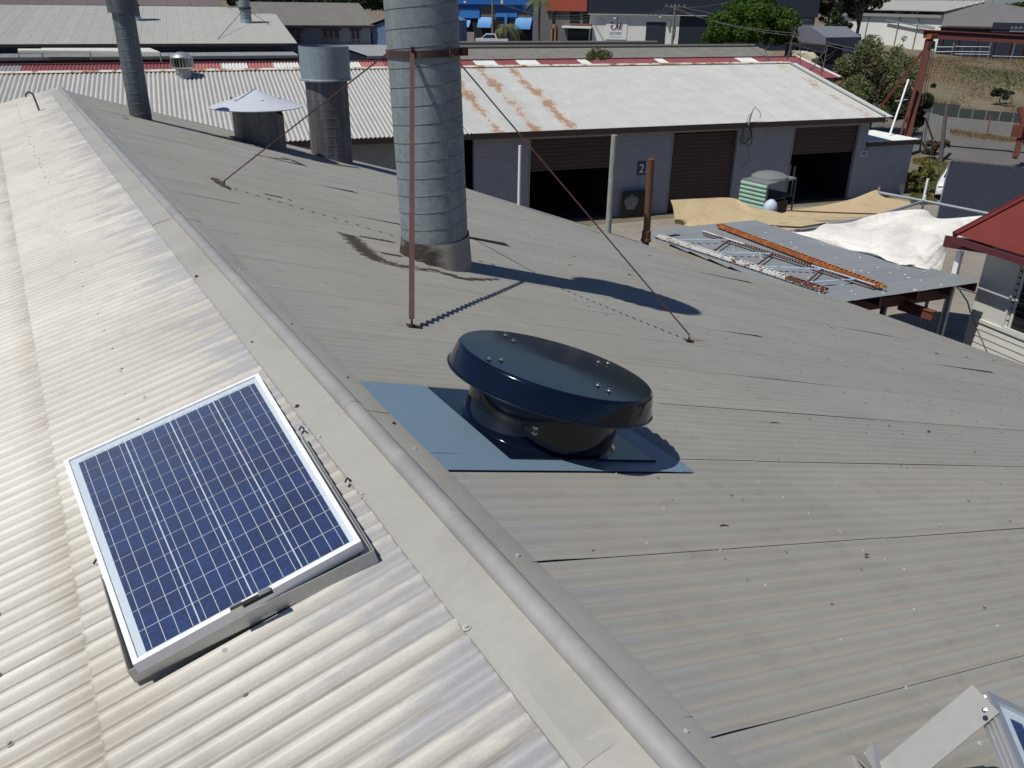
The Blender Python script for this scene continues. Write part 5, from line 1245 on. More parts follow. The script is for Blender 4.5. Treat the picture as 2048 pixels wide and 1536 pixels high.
def tree(name, label, base, h, rx_, ry_, mat, n, size, seed, trunk=.18, low=.35, ncl=26, bark='bark', squash=.8, group=None, cat='tree', limbs=7, dome=False):
    rnd = random.Random(seed); base = Vector(base); t = thing(name, label, cat, base, group)
    cz = base.z+h*(low+(1-low)/2); hz = h*(1-low)/2; cl = []
    for k in range(ncl):
        a = rnd.uniform(0, 2*PI); el = rnd.uniform(-.75, 1) if not dome else rnd.uniform(-.35, 1); rr_ = rnd.uniform(.45, .95)
        ce = math.sqrt(max(0, 1-el*el)); cl.append((Vector((base.x+math.cos(a)*ce*rx_*rr_, base.y+math.sin(a)*ce*rx_*rr_, cz+el*hz*rr_)), rnd.uniform(.15, .36)*min(rx_, hz*1.3)))
        if k % 2: rr_ = rnd.uniform(.95, 1.12); cl.append((Vector((base.x+math.cos(a)*ce*rx_*rr_, base.y+math.sin(a)*ce*rx_*rr_, cz+el*hz*rr_)), rnd.uniform(.07, .15)*min(rx_, hz*1.3)))
    leaves('crown', cl, n, size, mat, t, seed, squash=squash)
    mb = MB(); top = Vector((base.x+rnd.uniform(-.1, .1)*h, base.y, cz)); mb.tube([base-Vector((0, 0, .2)), base*.5+top*.5+Vector((rnd.uniform(-.1, .1), 0, 0)), top], [trunk, trunk*.75, trunk*.4], 8)
    for k in range(limbs):
        c = cl[rnd.randrange(len(cl))][0]; s = base+(top-base)*rnd.uniform(.35, .9); mb.tube([s, s*.5+c*.5+Vector((0, 0, .1*h*rnd.random())), c], [trunk*.45, trunk*.28, trunk*.1], 6)
    mb.build('trunk', M[bark], t); return t
def at_ground(x, y, dep_):
    P = D(x, y, dep_); return Vector((P.x, P.y, hill_h(P.x, P.y)))
B0 = at_ground(1740, 230, 66)
tree('bushy_tree', 'bushy olive green tree between the white roof and the red gantry', B0, 7.4, 3.2, 3.1, M['leafolive'], 23000, .10, 4, .2, .10, 50, squash=.9, limbs=10)
tree('bushy_tree', 'lower olive tree at the gable corner of the white roof', at_ground(1690, 200, 63), 4.6, 2.1, 2, M['leafolive'], 9000, .09, 14, .12, .1, 24)
tree('undergrowth_bush', 'dark leafy bush behind the flat annex and under the gantry post', at_ground(1818, 300, 63), 4.3, 1.6, 1.6, M['leafdark'], 9000, .10, 5, .1, .05, 20, cat='bush')
tree('round_tree', 'big bright green round tree before the charcoal warehouse', at_ground(1500, 120, 98), 9.6, 5.0, 5.0, M['leafbright'], 34000, .17, 6, .3, .22, 60, dome=True, squash=.65, limbs=9)
tree('spreading_tree', 'tall thin dark tree in front of the white warehouse', at_ground(1708, 90, 118), 11.5, 4.0, 3, M['leafdark'], 7000, .2, 8, .28, .3, 22, bark='bark', limbs=12)
tree('dark_bush', 'dense dark green bush left of the white warehouse wall', at_ground(1672, 80, 112), 5.6, 2.6, 2, M['leafdark'], 6000, .2, 9, .15, .05, 18, cat='bush')
tree('brown_tree', 'tall brownish dry tree beside the charcoal warehouse', at_ground(1655, 60, 128), 12, 3.2, 2.5, leaf_mat('dry_bronze_leaves', (.10, .075, .045), (.12, .10, .06), (.07, .05, .035)), 8000, .2, 10, .25, .15, 22, limbs=9)
tree('small_shrub', 'small dark shrub alone on the dry grass slope', G(2000, 200, .9), 1.5, 1.0, 1, M['leafdark'], 2500, .10, 11, .06, .05, 12, cat='shrub')
tree('verge_shrub', 'yellow green shrub on the verge beside the annex', G(1842, 388, 0), 1.7, 1.0, 1, M['grass'], 4000, .07, 12, .05, .1, 14, cat='shrub')
tree('verge_shrub', 'reddish dry shrub at the foot of the grey gate panel', G(1868, 318, 0), 1.4, .8, 1, M['leafred'], 2200, .07, 13, .05, .05, 10, cat='shrub')
tree('garden_tree', 'dark tree left of the big bright tree', at_ground(1392, 115, 92), 4.2, 2.1, 2, M['leafdark'], 4500, .15, 15, .12, .05, 16)
# bare saplings by the end of the red roof
for i, (xb, yb, xt, yt, dpp) in enumerate(((1540, 125, 1530, 95, 52), (1565, 124, 1590, 52, 52), (1598, 134, 1600, 92, 52), (1605, 136, 1650, 100, 50), (1635, 150, 1655, 90, 54))):
    rnd = random.Random(40+i); b_ = D(xb, yb+25, dpp); t_ = D(xt, yt, dpp); sg_ = MB(); sg_.tube([b_, b_*.5+t_*.5+Vector((.1, 0, 0)), t_], [.05, .035, .012], 6)
    for k in range(9):
        s = b_+(t_-b_)*rnd.uniform(.3, .95); e = s+Vector((rnd.uniform(-.7, .7), rnd.uniform(-.4, .4), rnd.uniform(.3, .9))); sg_.tube([s, (s+e)/2+Vector((0, 0, -.05)), e], [.02, .014, .006], 5)
    o = sg_.build('bare_sapling', M['barkgrey']); tag(o, ['short bare twiggy sapling left of the row', 'tallest bare sapling, leaning right over the red roof', 'short upright bare sapling at the end of the white ridge', 'bare sapling spreading rightwards from the white ridge end', 'bare sapling in front of the pale caravan'][i], 'sapling')
wd_b = thing('roof_weed', 'straggly olive weed growing from the gutter of the red roof', 'weed', D(1205, 120, 54))
leaves('weed_leaves', [(D(1195+random.uniform(-18, 22), 108+random.uniform(-10, 14), 54), .35) for _ in range(9)], 1800, .07, M['leafolive'], wd_b, 3)

# dry grass on the slope, verge grass: uncountable
def tufts(name, pts, h, mat, seed):
    rs = np.random.RandomState(seed); P = np.array(pts); k = len(P); a = rs.uniform(0, 2*PI, k); hh = h*rs.uniform(.5, 1.5, k); w_ = hh*rs.uniform(.15, .4, k)
    dx = np.stack([np.cos(a), np.sin(a), np.zeros(k)], 1); ln = np.stack([rs.normal(0, .25, k)*hh, rs.normal(0, .25, k)*hh, hh], 1)
    V = np.stack([P-dx*w_[:, None], P+dx*w_[:, None], P+ln], 1).reshape(-1, 3); me = bpy.data.meshes.new(name)
    me.from_pydata(V.tolist(), [], [(3*i, 3*i+1, 3*i+2) for i in range(k)]); me.materials.append(mat); o = bpy.data.objects.new(name, me); COL.objects.link(o); o['kind'] = 'stuff'; return o
rs_ = random.Random(21); pts, pts2 = [], []
fh = Vector((math.sin(YAW), math.cos(YAW), 0))
while len(pts) < 60000:
    a = rs_.uniform(82, 113); b = rs_.uniform(24, 80); P = fh*a+_r*b
    (pts if math.sin(P.x*.4)+math.sin(P.y*.33+2)+rs_.random()*1.6 < 1.5 else pts2).append((P.x, P.y, hill_h(P.x, P.y)))
tufts('dry_grass', pts, .15, M['straw'], 1); tufts('green_grass_patches', pts2, .18, M['leafolive'], 2)
pts = []
while len(pts) < 9000:
    x, y = rs_.uniform(1820, 1905), rs_.uniform(318, 410); 
    if x > 1895-(y-318)*.25 and y > 330 or (x < 1826 and y < 385): 
        continue
    P = G(x, y, 0); 
    if math.sin(P.x*1.1)+math.sin(P.y*.9)+rs_.random()*2 > .6: pts.append(tuple(P))
tufts('verge_grass', pts, .10, M['grass'], 3)
pts = []
while len(pts) < 5000:
    x, y = rs_.uniform(1900, 2048), rs_.uniform(255, 285)
    yy = 262+(x-1885)*.14
    if abs(y-yy) < 6*rs_.random()+1: pts.append(tuple(G(x, y, 0)))
tufts('verge_weeds', pts, .09, M['straw'], 5)

# ------------------------------------------------------------------ red gantry and its neighbours
gd = 57.
ga = thing('crane_gantry', 'tall red oxide gantry frame with a heavy top beam at the right', 'gantry', at_ground(1812, 300, gd))
px = gd/F_PX
def GD(x, y, d=gd): return D(x, y, d)
mb = MB(); a, b = GD(1858, 78), GD(1805, 318); mb.beam(a, b, 10*px, 11*px, FWD); mb.build('main_post', M['gantry'], ga)
mb = MB(); mb.beam(GD(1834, 165, gd-.6), GD(1794, 292, gd-.6), 3.5*px, 4*px, FWD); mb.build('front_stay', M['gantry'], ga)
mb = MB(); mb.beam(GD(1852, 95, gd+1), GD(1758, 218, gd+3), 4.5*px, 4.5*px, FWD); mb.build('back_brace', M['gantry'], ga)
mb = MB(); mb.beam(GD(1847, 65), GD(2140, 81, gd-4), .12, 9*px); mb.build('beam_web', M['gantrydark'], ga)
mb = MB(); p, q = GD(1847, 72.5, gd-.1), GD(2140, 89, gd-4.1); mb.beam(p, q, .3, .22); p, q = GD(1847, 60, gd-.1), GD(2140, 76, gd-4.1); mb.beam(p, q, .3, .06); mb.build('beam_flange', M['gantry'], ga)
mb = MB(); mb.box(GD(1866, 73, gd-.6), (.9, .35, .3)); mb.build('trolley', M['rustorange'], ga)
mb = MB(); mb.tube([GD(1866, 78, gd-.6), GD(1864, 86, gd-.6)], .05, 6); mb.box(GD(1863, 90, gd-.6), (.35, .25, .5)); mb.build('hoist_block', M['fascia'], ga)
for k, (x0, y0, x1, y1) in enumerate(((1865, 94, 1843, 212), (1862, 94, 1836, 215), (1870, 90, 1850, 200), (2003, 115, 2030, 250), (2007, 112, 2034, 256))):
    mb = MB(); mb.tube([GD(x0, y0, gd-.6), GD((x0+x1)/2+1, (y0+y1)/2, gd-.6), GD(x1, y1, gd-.6)], .035 if k < 2 else .02, 5); mb.build('hoist_chain', M['fascia'], ga)
mb = MB(); mb.beam(GD(2058, 215, 53), GD(2030, 316, 53), 8*px, 8*px, FWD); mb.beam(GD(2040, 215, 53), GD(2058, 316, 53), 8*px, 6*px, FWD); mb.box(GD(2042, 262, 53), (.9, .7, .75)); mb.build('right_leg', M['gantry'], ga)
ff = Fac(at_ground(1838, 300, 59), B=at_ground(1866, 330, 57.2)); gp_ = thing('panel_gate', 'grey sheet metal gate panel with dark diagonal brace standing open by the verge', 'gate', ff.P(1, 0, 0))
hq = ff.uz(1862, 226)[1]; Lq_ = ff.uz(1869, 280)[0]
for k in range(4):
    mb = MB(); w_ = Lq_/4; ff.bx(mb, k*w_+.02, (k+1)*w_-.02, .15, hq, 0, .04); mb.build('gate_sheet', paint('grey_gate_sheet', (.26, .28, .28), .6, .1, 2), gp_)
mb = MB(); mb.beam(ff.P(.1, hq*.85, .07), ff.P(Lq_*.95, hq*.42, .07), .06, .1); mb.beam(ff.P(.1, hq*.3, .07), ff.P(Lq_*.95, hq*.05+.1, .07), .06, .1); mb.build('gate_brace', M['fascia'], gp_)
mb = MB(); P = at_ground(1880, 328, 55); T = D(1893, 213, 56.5); mb.tube([P, T], [.15, .11], 12); tag(mb.build('timber_pole', paint('dark_mottled_timber', (.05, .045, .045), .9, .3, 4)), 'weathered dark timber post beside the grey gate panel', 'post')
mb = MB(); P = G(1974, 272); T = D(1981, 232, dep(P)); mb.tube([P, T], .06, 6); tag(mb.build('marker_stake', M['rustpipe']), 'thin rusty stake on the dirt verge between the two roads', 'stake')
gf = thing('mesh_fence', 'low green shade mesh fence along the far side of the road', 'fence', G(1960, 232))
for i in range(8):
    x0, x1 = 1835+27*i, 1835+27*(i+1); y0, y1 = 226+.09*27*i, 226+.09*27*(i+1); P, Q = G(x0, y0+2), G(x1, y1+2); mb = MB(); hgt = .85 if i > 2 else 1.15
    mb.slab([P+Vector((0, 0, .05)), Q+Vector((0, 0, .05)), Q+Vector((0, 0, hgt)), P+Vector((0, 0, hgt))], (0, .03, 0), 1); mb.build('mesh_panel', M['bitgreen'], gf)
    mb = MB(); mb.tube([P, P+Vector((0, 0, 1.15))], .05, 6); mb.build('fence_post', M['pipe'], gf)

# ------------------------------------------------------------------ buildings and roofs beyond
def far_gable(name, label, cat, xL, yL, xR, yR, ze, rxp, ryp, mat, wallm, pitch=.2, ncor=5, amp=.03, over=.4, back_=True, depth_extra=0, base=0.0, alt=None, gut='fascia', wdz=None):
    a, b = G(xL, yL, ze), G(xR, yR, ze); U = Vector((math.sin(math.radians(100.5)), math.cos(math.radians(100.5)), 0)); a = b-U*(b-a).length; N = Vector((U.y, -U.x, 0)); N = N if N.dot(CAM-a) > 0 else -N
    R_ = hit(rxp, ryp, U, U.dot(b)); R_ = b-N*wdz[0]+Vector((0, 0, wdz[1])) if wdz else R_; w_ = max(.5, -(R_-b).dot(N)); dz = R_.z-ze; L = math.hypot(w_, dz); V = (N*w_-Vector((0, 0, dz))).normalized()
    print(name, 'len', round((b-a).length, 1), 'w', round(w_, 1), 'rise', round(dz, 2), 'dist', round(dep(b), 1))
    t = thing(name, label, cat, ((a.x+b.x)/2-N.x*w_, (a.y+b.y)/2-N.y*w_, base)); Ra = R_-U*(b-a).length
    sheets(t, Ra, U, V, L, (b-a).length, pitch, ncor, mat, amp=amp, seg=4, rows=1, alt=alt)
    mb = MB(); mb.slab([Ra-Vector((0, 0, .04)), R_-Vector((0, 0, .04)), R_-N*w_-Vector((0, 0, dz+.04)), Ra-N*w_-Vector((0, 0, dz+.04))], (0, 0, 1), .03); mb.build('rear_roof', mat, t)
    A2, B2_ = a-N*over+U*.3, b-N*over-U*.3; mb = MB()
    c = (A2+B2_)/2-N*(w_-over); mb.box((c.x, c.y, (base+ze-.1)/2+base/2), ((B2_-A2).length, 2*(w_-over), ze-.1-base), U, N); mb.build('wall', wallm, t)
    mb = MB(); mb.slab([B2_+Vector((0, 0, -.1)), B2_-N*2*(w_-over)+Vector((0, 0, -.1)), R_-U*.3-Vector((0, 0, .1))], -U, .1); mb.slab([A2+Vector((0, 0, -.1)), A2-N*2*(w_-over)+Vector((0, 0, -.1)), Ra+U*.3-Vector((0, 0, .1))], U, .1); mb.build('gable_end', wallm, t)
    mb = MB(); mb.beam(a-Vector((0, 0, .12)), b-Vector((0, 0, .12)), .14, .2); mb.build('gutter', M[gut], t)
    F = Fac(A2, B=B2_); return t, F, (a, b, R_, Ra, U, N, V)
# low flat grey roof between
def flat_roof(name, label, xR, yf, yn, L_, zz, mat, wallm):
    U = Vector((math.sin(math.radians(100.5)), math.cos(math.radians(100.5)), 0)); N = Vector((U.y, -U.x, 0)); A = G(xR, yf, zz); w_ = abs((G(xR, yn, zz)-A).dot(N)); A = A-U*L_
    f = thing(name, label, 'building', tuple(A+U*L_/2+N*w_/2-Vector((0, 0, zz)))); sheets(f, A, U, (N*w_-Vector((0, 0, .08))).normalized(), w_, L_, .2, 5, mat, amp=.025, seg=4)
    c = A+U*(L_/2)+N*(w_/2); mb = MB(); mb.box((c.x, c.y, (zz-.2)/2), (L_-.2, w_-.2, zz-.2), U, N); mb.build('wall', wallm, f)
    mb = MB(); mb.beam(A+N*w_-Vector((0, 0, .2)), A+U*L_+N*w_-Vector((0, 0, .2)), .1, .18); mb.build('fascia', M['bluesh'] if 0 else M['midgrey'], f); return f
zf = 5.3
flat_roof('flat_roofed_annexe', 'low flat grey roofed building below the old pale roof', 578, 99.5, 108.5, 40, zf, M['midgrey'], M['charcoal'])  # near-black wall colour stands in for the shade on this face
flat_roof('flat_roofed_store', 'flat grey roof in front of the windowed wall', 905, 86, 108.5, 13.2, zf-.05, M['midgrey'], M['charcoal'])  # wall shade painted the same way, in near black
for i, (x0, y0, x1, y1) in enumerate(((36, 99, 160, 105), (83, 97.5, 300, 109))):
    pg = thing('pergola_roof', ['smaller cream flat awning on the low grey roof', 'larger cream flat awning beside the slender flue'][i], 'awning', G((x0+x1)/2, y1, zf+.5))
    mb = MB(); p = [G(x0, y0, zf+.5), G(x1, y0, zf+.5), G(x1+20, y0+4+4*i, zf+.45), G(x0, y0+3, zf+.45)]; mb.slab(p, (0, 0, 1), .06); mb.build('awning_sheet', M['yellow'] if False else M['cream'], pg)
    mb = MB(); mb.beam(p[3]-Vector((0, 0, .05)), p[2]-Vector((0, 0, .05)), .08, .16); mb.build('awning_edge', M['cream'], pg)
    mb = MB(); 
    for k in range(2): P = p[3]*(1-k)+p[2]*k; mb = MB(); mb.beam(P-Vector((0, 0, .1)), P-Vector((0, 0, .6)), .08, .08); mb.build('awning_post', M['cream'], pg)
og, OF, (oa, ob2, oR, oRa, oU, oN, oV) = far_gable('pale_old_shed', 'wide old shed with a pale ribbed iron roof and tall flues, upper left', 'shed', -120, 86, 571, 86.5, 5.95, 522, 14, M['oldgrey'], M['charcoal'], pitch=.13, ncor=8, amp=.02)  # near-black wall colour paints the shade under the eave
mb = MB(); mb.beam(oRa+Vector((0, 0, .06)), oR+Vector((0, 0, .06)), .3, .05); mb.build('ridge_cap', M['oldgrey'], og)
def on_o(x, y, h=0.): n = oV.cross(oU); n = n if n.z > 0 else -n; n.normalize(); return hit(x, y, n, n.dot(oR)+h)
for i, (xb, yb, hw, band, lab) in enumerate(((268, 40, 13, None, 'short dark flue on the old pale roof, seen behind the slender flue'), (493, 45, 10.5, 20, 'grey flue with a rusty band near the right end of the old pale roof'))):
    P = on_o(xb, yb); sc = dep(P)/F_PX; fo = thing('roof_flue', lab, 'flue', P, 'flues on the old pale roof'); mb = MB(); mb.lathe(P-Vector((0, 0, .3)), [(hw*sc, 0), (hw*sc, 3.6)], 24); mb.build('duct', M['galvb'] if i == 0 else M['galvc'], fo)
    mb = MB(); mb.lathe(P-Vector((0, 0, .2)), [((hw+3)*sc, 0), (hw*sc*1.02, .5)], 24); mb.build('flashing', M['alu'] if i else M['conehat'], fo)
    mb = MB(); T = P+Vector((0, 0, 1.15)); mb.lathe(T, [(hw*sc, 0), (hw*sc*1.15, .02), (hw*sc*1.15, .16), (hw*sc, .18)], 24); mb.build('band', M['rust'], fo)
    if i:
        for q in ((435, 79), (456, 15), (540, 50)):
            mb = MB(); mb.tube([T+Vector((0, 0, .1)), on_o(*q)], .025, 5); mb.build('stay', M['rustdark'], fo)
    mb = MB(); helix(mb, (P.x, P.y), hw*sc, P.z, P.z+3.2, .25, seg=20, rise=.01, wdt=.02); mb.build('spiral_seam', M['seam'], fo)
far_gable('brown_roof_shed', 'shed with a brown grey ribbed roof behind the old pale roof', 'shed', -500, 12, 440, 19, 7.6, 431, -8, M['purple'], M['charcoal'], pitch=.2, ncor=6, amp=.03)
# fibre-cement roofed building with windows
fg, FFc, fr_d = far_gable('windowed_building', 'grey building with mossy fibre cement roof and two rows of dark windows', 'building', 500, 47.5, 748, 51, 7.05, 735, 7, M['fibro'], M['oldwall'], pitch=.18, ncor=6, amp=.035, wdz=(10, 2.0))
for i, (x0, x1) in enumerate(((565, 603), (645, 680), (702, 721))):
    n = 3 if i < 2 else 2; wdw = None
    for k in range(n):
        a_ = x0+(x1-x0)*k/n+1; b_ = x0+(x1-x0)*(k+1)/n-2.5; mb = MB(); FFc.pbx(mb, a_, 61, b_, 78, .0, .03); wdw = mb.build('window', M['glass'], fg); mb = MB(); FFc.pbx(mb, a_, 80, b_, 85, .0, .03); mb.build('window', M['glass'], fg)
    mb = MB(); FFc.pbx(mb, x0-2, 58.5, x1+2, 60.5, .0, .25); mb.build('window_hood', M['fascia'], fg)
    mb = MB(); 
    for k in range(n+1): mb = MB(); xx = x0+(x1-x0)*k/n-1.2; FFc.pbx(mb, xx, 61, xx+2, 86, .0, .06); mb.build('mullion', M['oldwall'], fg)
w2_ = Fac(D(724, 60, 84), B=D(800, 60, 82)); bl = thing('slate_blue_gable', 'slate blue gabled building half hidden by the big flue', 'building', w2_.P(1, 0, 0))
mb = MB(); q0 = w2_.uz(724, 54); q1 = w2_.uz(790, 28); q2 = w2_.uz(800, 30); pts = [w2_.P(q0[0], 0), w2_.P(q2[0]+3, 0), w2_.P(q2[0]+3, q2[1]-.5), w2_.P(q1[0]+1.5, q1[1]+.2), w2_.P(q0[0], q0[1]-.3)]; mb.slab(pts, -w2_.N, 8); mb.build('wall', M['bluesh'], bl)
mb = MB(); mb.beam(w2_.P(q0[0]-.3, q0[1]-.1, .1), w2_.P(q1[0]+1.5, q1[1]+.45, .1), .3, .12); mb.slab([w2_.P(q0[0]-.3, q0[1]-.15, .2), w2_.P(q1[0]+1.5, q1[1]+.35, .2), w2_.P(q1[0]+1.5, q1[1]+.35, -8.2), w2_.P(q0[0]-.3, q0[1]-.15, -8.2)], (0, 0, 1), .08); mb.build('roof', M['oldgrey'], bl)
mb = MB(); w2_.pbx(mb, 728, 66, 745, 90, .0, .05); mb.build('carport_opening', M['dark'], bl)
# fibre-cement roof with rolled ridge in the middle
mg, MF, md = far_gable('mossy_roof_shed', 'shed with mossy corrugated fibre cement roof and thick rolled ridge', 'shed', 860, 122, 1572, 118, 4.75, 1508, 93.5, M['fibro'], M['oldwall'], pitch=.177, ncor=6, amp=.035)
mb = MB(); mb.tube([md[3]+Vector((0, 0, .08)), md[2]+Vector((0, 0, .08))], .19, 12); mb.build('rolled_ridge', M['fibro'], mg)
rb_ = md[2]-md[4]*((md[2]-md[3]).length*.38)-md[5]*5+Vector((0, 0, -.0)); 
mb = MB(); mb.tube([md[3]-md[5]*4+Vector((0, 0, .25)), md[2]-md[4]*9-md[5]*4+Vector((0, 0, .25))], .17, 12); mb.build('rear_ridge', M['fibro'], mg)
# blue building
BF = Fac(D(880, 50, 132), B=D(1068, 50, 128)); bb = thing('blue_building', 'cobalt blue two storey building with pale blue window awnings', 'building', BF.P(3, 0, -2))
u0, u1, _, _ = BF.rect(880, 0, 1066, 60)
mb = MB(); BF.bx(mb, u0, u1, 0, 13, -12, 0); mb.build('wall', M['blue'], bb)
mb = MB(); BF.pbx(mb, 905, -12, 1062, 9, .003, .6); mb.build('fascia_sign', M['blue'], bb)
mb = MB(); BF.pbx(mb, 930, 2, 934, 6, .6, .63); mb.build('white_emblem', M['white'], bb); mb = MB(); BF.pbx(mb, 1004, 1, 1008, 8, .6, .63); mb.build('white_emblem', M['white'], bb)
mb = MB(); BF.pbx(mb, 962, 12, 992, 34, .003, .05); mb.build('shaded_panel', M['greywall'], bb); mb = MB(); BF.pbx(mb, 1036, 24, 1062, 36, .003, .05); mb.build('shaded_panel', M['greywall'], bb)
mb = MB(); BF.pbx(mb, 920, 17, 960, 36, .003, .25); mb.build('blue_shutter', paint('mid_blue_shutter', (.03, .19, .55), .5), bb)
mb = MB(); BF.pbx(mb, 992, 26, 1035, 34, .003, .2); mb.build('blue_shutter', paint('mid_blue_shutter_b', (.04, .2, .5), .5), bb)
mb = MB(); BF.pbx(mb, 916, 38, 1064, 88, .003, .02); mb.build('shopfront_opening', M['dark'], bb)
for (x0, y0, x1, y1) in ((921, 40, 942, 54), (958, 35, 985, 55), (1032, 36, 1064, 58)):
    a_, b_, z0, z1 = BF.rect(x0, y0, x1, y1); mb = MB(); mb.slab([BF.P(a_, z1, .05), BF.P(b_, z1, .05), BF.P(b_, z0, 1.1), BF.P(a_, z0, 1.1)], (0, 0, 1), .05); mb.build('awning', M['blueawn'], bb)
mb = MB(); BF.pbx(mb, 1010, 26, 1015, 88, .02, .3); mb.build('blue_column', M['blueawn'], bb)
# taupe wall and terracotta
TF = Fac(D(1066, 50, 127), B=D(1182, 50, 124)); tb = thing('terracotta_building', 'taupe building with a terracotta cladding band and pale awning', 'building', TF.P(3, 0, -2))
u0, u1, _, _ = TF.rect(1066, 0, 1182, 60)
mb = MB(); TF.bx(mb, u0, u1, 0, 12.5, -10, 0); mb.build('wall', M['greywall'], tb)
mb = MB(); TF.pbx(mb, 1094, -15, 1176, 22, .003, .5); mb.build('cladding_band', M['terra'], tb)
for x0, x1 in ((1105, 1111), (1140, 1160), (1166, 1180)): mb = MB(); TF.pbx(mb, x0, 24, x1, 47, .003, .04); mb.build('window', M['glass'], tb)
mb = MB(); TF.pbx(mb, 1128, 52, 1186, 56, .0, 1.2); mb.build('awning', M['white'], tb)
mb = MB(); TF.pbx(mb, 1140, 47, 1184, 51, .003, .3); mb.build('timber_fascia', M['redwood'], tb)
mb = MB(); TF.pbx(mb, 1136, 57, 1184, 90, .003, .04); mb.build('window', M['glass'], tb)
mb = MB(); TF.pbx(mb, 1103, 50, 1105.5, 90, .05, .3); TF.pbx(mb, 1110, 50, 1112.5, 90, .05, .3); TF.pbx(mb, 1103, 49, 1112.5, 57, .05, .3); mb.build('door_frame', paint('orange_timber', (.35, .18, .10), .6), tb)
mb = MB(); TF.pbx(mb, 1105.5, 57, 1110, 90, .003, .04); mb.build('door', M['redwood'], tb)
# dance studio warehouse
DF = Fac(D(1180, 50, 124), B=D(1636, 62, 118)); ds = thing('charcoal_warehouse', 'charcoal clad warehouse with white studio wall, roller door and sign', 'warehouse', DF.P(8, 0, -2))
u0, u1, _, _ = DF.rect(1180, 0, 1636, 60); _, uM, _, _ = DF.rect(1180, 20, 1358, 100)
zt1 = DF.uz(1270, 29)[1]; zt2 = DF.uz(1600, 36)[1]
mb = MB(); DF.bx(mb, u0, uM, 0, zt1, -14, 0); mb.build('white_wall', M['wallwhite'], ds)
mb = MB(); DF.bx(mb, u0-.3, u1, zt1+.003, 13.5, -14.1, .35); mb.build('upper_cladding', M['charcoal'], ds)
mb = MB(); DF.bx(mb, uM+.01, DF.rect(1358, 30, 1590, 90)[1], 0, zt1, -14, .01); mb.build('ribbed_wall', M['charcoal'], ds)
uN = DF.rect(1358, 30, 1590, 90)[1]; mb = MB(); DF.bx(mb, uN+.01, u1-.3, 0, zt1-.02, -14, .005); mb.build('grey_end_wall', paint('blue_grey_block_wall', (.17, .18, .21), .8, .05, .5), ds)
mb = MB(); DF.bx(mb, u0-.4, DF.rect(1358, 30, 1425, 90)[1], zt1-.05, zt1+.0, .003, .55); mb.build('white_gutter', M['white'], ds)
mb = MB(); DF.pbx(mb, 1291, 44, 1330, 100, .003, .06); mb.build('roller_door', paint('dark_roller_door', (.03, .035, .05), .6), ds)
for k in range(12): 
    z0 = DF.uz(1310, 92)[1]; z1_ = DF.uz(1310, 45)[1]; zz = z0+(z1_-z0)*k/12; mb = MB(); a_, b_, _, _ = DF.rect(1291, 44, 1330, 100); DF.bx(mb, a_+.05, b_-.05, zz, zz+.03, .06, .075); mb.build('door_rib', M['charcoal'], ds)
for k in range(int((uN-uM)/.5)):
    mb = MB(); DF.bx(mb, uM+.5*k, uM+.5*k+.06, 0, zt1-.02, .01, .05); mb.build('cladding_rib', M['charcoal'], ds)
sn = thing('studio_sign', 'square white sign with slanted plum letters and navy lines on the white wall', 'sign', DF.P(*DF.uz(1233, 60), .1))
mb = MB(); DF.pbx(mb, 1212, 40, 1254, 79, .003, .08); mb.build('sign_board', M['white'], sn)
def stroke(pts, w_, d=.085):
    mb = MB(); q = [DF.uz(1160+x/7.877, y/7.877) for x, y in pts]
    for (ua, za_), (ub2, zb2_) in zip(q[:-1], q[1:]): mb.beam(DF.P(ua, za_, d), DF.P(ub2, zb2_, d), .02, w_, Vector((0, 0, 1))) if abs(ua-ub2) > 1e-3 else None
    mb.build('plum_letter_stroke', M['magenta'], sn)
for pts_ in (((482, 356), (524, 357), (523, 398), (484, 418), (524, 474)), ((640, 368), (610, 472)), ((592, 300), (600, 400), (542, 474)), ((600, 398), (588, 470)), ((655, 355), (636, 470)), ((672, 380), (655, 470))): stroke(pts_, .17)
text_on(DF, 'DANCE COMPANY', 1219.5, 64, 1244, 69, .085, M['navyink'], sn, 'navy_letters', depth=.01)
mb = MB(); DF.pbx(mb, 1220, 73.2, 1243, 74.4, .08, .09); mb.build('small_print', paint('grey_small_print', (.35, .36, .42), .6), sn)
for (x, y) in ((1230, 36), (1321, 33)): mb = MB(); DF.pbx(mb, x-2.5, y-1.5, x+2, y+1.5, .0, .5); mb.build('flood_light', M['white'], ds)
mb = MB(); DF.pbx(mb, 1336, 40, 1339, 54, .003, .3); mb.build('vent_box', M['wallgrey'], ds)
